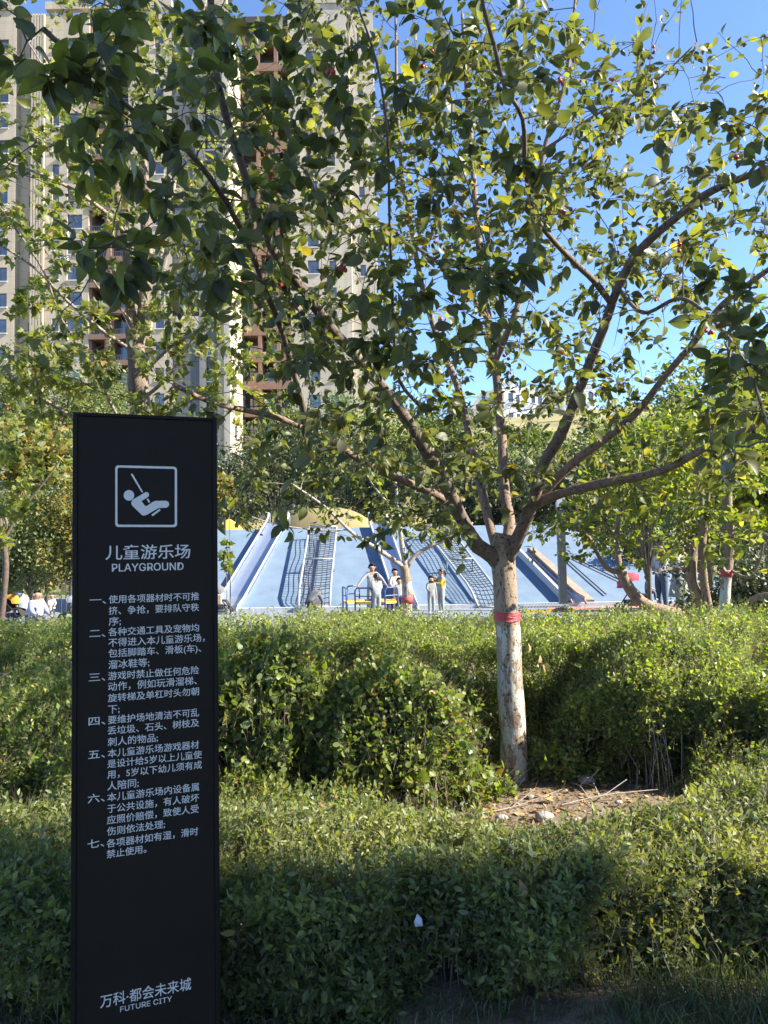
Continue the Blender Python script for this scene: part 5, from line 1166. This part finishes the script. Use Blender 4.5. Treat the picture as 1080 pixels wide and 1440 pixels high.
for d in PEOPLE:
    me=bpy.data.meshes.new_from_object(d['o'].evaluated_get(dg)); bpy.data.objects.remove(d['o']); H=d['H']; j=d['j']
    me.name='body'; me.materials.clear()
    for q in d['mats']: me.materials.append(q)
    nf=len(me.polygons); c=np.empty(nf*3); me.polygons.foreach_get('center',c); c=c.reshape(-1,3)/H
    best=np.full(nf,9.);mi=np.zeros(nf,int)
    for a,b,m_ in d['seg']:
        ab=b-a; t=np.clip(((c-a)@ab)/(ab@ab+1e-12),0,1); dd=np.linalg.norm(c-a-t[:,None]*ab,axis=1)
        if m_==0: dd=dd-.012
        u=dd<best; best[u]=dd[u]; mi[u]=m_
    me.polygons.foreach_set('material_index',mi); me.polygons.foreach_set('use_smooth',[True]*nf)
    root=empty(d['name'],d['loc'],d['rz'],d['label'],'person',d['group']); link('body',me,root)
    hc=(j['head0']+j['head1'])/2*H; up=(j['head1']-j['head0']); up/=np.linalg.norm(up); k=d['head']*H
    # local head frame: forward is -y made square to the head's up
    fw=np.array([0,-1.0,0])-up*np.dot(np.array([0,-1.0,0]),up)
    if np.linalg.norm(fw)<.2: fw=np.array([0,0,-1.0])
    fw/=np.linalg.norm(fw); sd=np.cross(fw,up)
    def hp(x,y,z): return tuple(hc+(sd*x-fw*y+up*z)*k)
    def put(name,V,F,mt):
        m=MB(); m.add([hp(*v) for v in V],F); return m.build(name,mt,root,smooth=True)
    for sx_ in (-1,1):
        V,F=uvs((sx_*.024,-.053,.004),(.0065,.004,.0035),8,6); put('eye',V,F,M_eye)
        V,F=uvs((sx_*.062,.004,-.004),(.009,.014,.02),8,6); put('ear',V,F,M_skin)
    put('nose',[(-.009,-.052,-.018),(.009,-.052,-.018),(0,-.073,-.020),(0,-.054,.008),(0,-.052,-.026)],[(0,2,3),(2,1,3),(0,4,2),(4,1,2)],M_skin)
    V,F=uvs((0,-.052,-.034),(.016,.006,.004),8,6); put('mouth',V,F,M_lip)
    if d['hair']!='none':
        r_=.0605 if d['hair']!='thin' else .0585
        V,F=uvs((0,.006,.012),(r_,r_+.003,r_+.004),18,12,keep=lambda q:(q[2]>.040-.25*max(0,abs(q[0])-.02) or q[1]>.004+(.0 if q[2]>-.02 else .022)) and q[2]>-.05); put('hair',V,F,d['hm'])
        if d['hair']=='pony':
            m=MB(); m.tube([hp(0,.06,.03),hp(0,.10,.03),hp(0,.11,-.03),hp(.01,.10,-.10)],[.014*k,.02*k,.018*k,.006*k],8); m.build('ponytail',d['hm'],root,smooth=True)
        if d['hair']=='long':
            V,F=uvs((0,.03,-.06),(.072,.045,.11),14,10,keep=lambda q:q[1]>-.02); put('long_hair',V,F,d['hm'])
    if d['skirt']:
        m=MB(); V=[];n=28
        for jj,(z_,r_) in enumerate(((.56,.085),(.5,.11),(.35,.14),(.18,.17))):
            for i in range(n):
                a=i*2*math.pi/n; q=r_*(1+.08*math.sin(i*math.pi)*jj+.06*jj*((i%2)-.5)); V.append((q*math.cos(a)*H,q*.85*math.sin(a)*H,z_*H))
        m.add(V,[(jj*n+i,jj*n+(i+1)%n,(jj+1)*n+(i+1)%n,(jj+1)*n+i) for jj in range(3) for i in range(n)]); m.build('skirt',d['bottom'],root,smooth=True)

# ------------------------------------------------------------------ strollers and bags
def wheel(r,root,loc,ry=0):
    m=MB(); pts=[(r*math.cos(a),0,r*math.sin(a)) for a in np.linspace(0,2*math.pi,19)]; m.tube(pts,r*.18,6,False); o=m.build('wheel',C_blk,root,smooth=True); o.location=loc; o.rotation_euler=(0,0,ry)
    h=MB(); h.tube([(0,-.01,0),(0,.01,0)],r*.25,8)
    for i in range(4): a=i*math.pi/4; h.tube([(-r*.85*math.cos(a),0,-r*.85*math.sin(a)),(r*.85*math.cos(a),0,r*.85*math.sin(a))],r*.05,4)
    h.build('rim',M_edge,o)
def canopy(root,mat,r,ry_,c,a0,a1,w,name='canopy'):
    m=MB(); V=[];na,nb=12,8
    for i in range(na+1):
        a=a0+(a1-a0)*i/na; s=1+.04*math.cos(i*math.pi)
        for k in range(nb+1):
            b=-math.pi/2+math.pi*k/nb; V.append((c[0]+r*math.cos(a)*s*(.45+.55*math.cos(b)),c[1]+w*math.sin(b),c[2]+r*math.sin(a)*s*(.45+.55*math.cos(b))))
    m.add(V,[(i*(nb+1)+k,i*(nb+1)+k+1,(i+1)*(nb+1)+k+1,(i+1)*(nb+1)+k) for i in range(na) for k in range(nb)]); return m.build(name,mat,root,smooth=True)
C_red=cloth('dusty_red_cloth',(.42,.06,.09)); C_or=cloth('orange_cloth',(.62,.24,.02)); C_gw=cloth('grey_white_cloth',(.36,.37,.38))
def stroller(label,loc,rz,can,sc_=1.0,a0=R(60),a1=R(185)):
    r=empty('stroller',loc,rz,label,'stroller'); r.scale=(sc_,)*3
    for x in (-.3,.34):
        for y in (-.22,.22): wheel(.10,r,(x,y,.10))
    for y in (-.22,.22):
        m=MB(); m.tube([(.34,y,.1),(.05,y,.45),(-.30,y,.78),(-.48,y,.98)],.015,6); m.tube([(-.3,y,.1),(0,y,.5)],.015,6); m.build('frame_tube',C_blk,r,smooth=True)
    m=MB(); m.tube([(-.48,-.22,.98),(-.48,.22,.98)],.018,6); m.build('handle',C_blk,r,smooth=True)
    m=MB(); m.add([(-.25,-.18,.80),(-.25,.18,.80),(-.12,.18,.42),(-.12,-.18,.42),(.25,.18,.38),(.25,-.18,.38),(.36,.18,.18),(.36,-.18,.18)],[(0,1,2,3),(3,2,4,5),(5,4,6,7)]); o=m.build('seat',C_blk,r); o.modifiers.new('t','SOLIDIFY').thickness=.05
    canopy(r,can,.34,0,(-.08,0,.60),a0,a1,.22)
    m=MB(); m.box(-.22,.22,-.17,.17,.14,.28); o=m.build('basket',C_blk,r); o.modifiers.new('b','BEVEL').width=.03
    return r
p=G(893,18.0); stroller('black stroller with a dusty red hood, on the red path by the leaning trunk',p,.15,C_red)
p=G(20,17.6); stroller('pram with a big orange hood and grey white shell at the left edge',(p[0],p[1],.05),-.2,C_or,.72,R(0),R(240))
canopy_root=bpy.data.objects['stroller.001']; canopy(canopy_root,C_gw,.42,0,(.02,.14,.56),R(-20),R(130),.2,'shell')
p=G(306,19.3); r=stroller('black stroller with beige bag, half hidden behind the right edge of the sign',p,.1,C_char,.85,R(10),R(170)); m=MB(); m.box(-.1,.16,-.30,-.2,.30,.62); o=m.build('bag',C_beige,r); o.modifiers.new('b','BEVEL').width=.03
p=P(88,846,16.4); r=stroller('grey folding stroller right of the man, partly behind the sign',(p[0]+.2,16.4,.0),3.0,C_gw,.75,R(60),R(120))
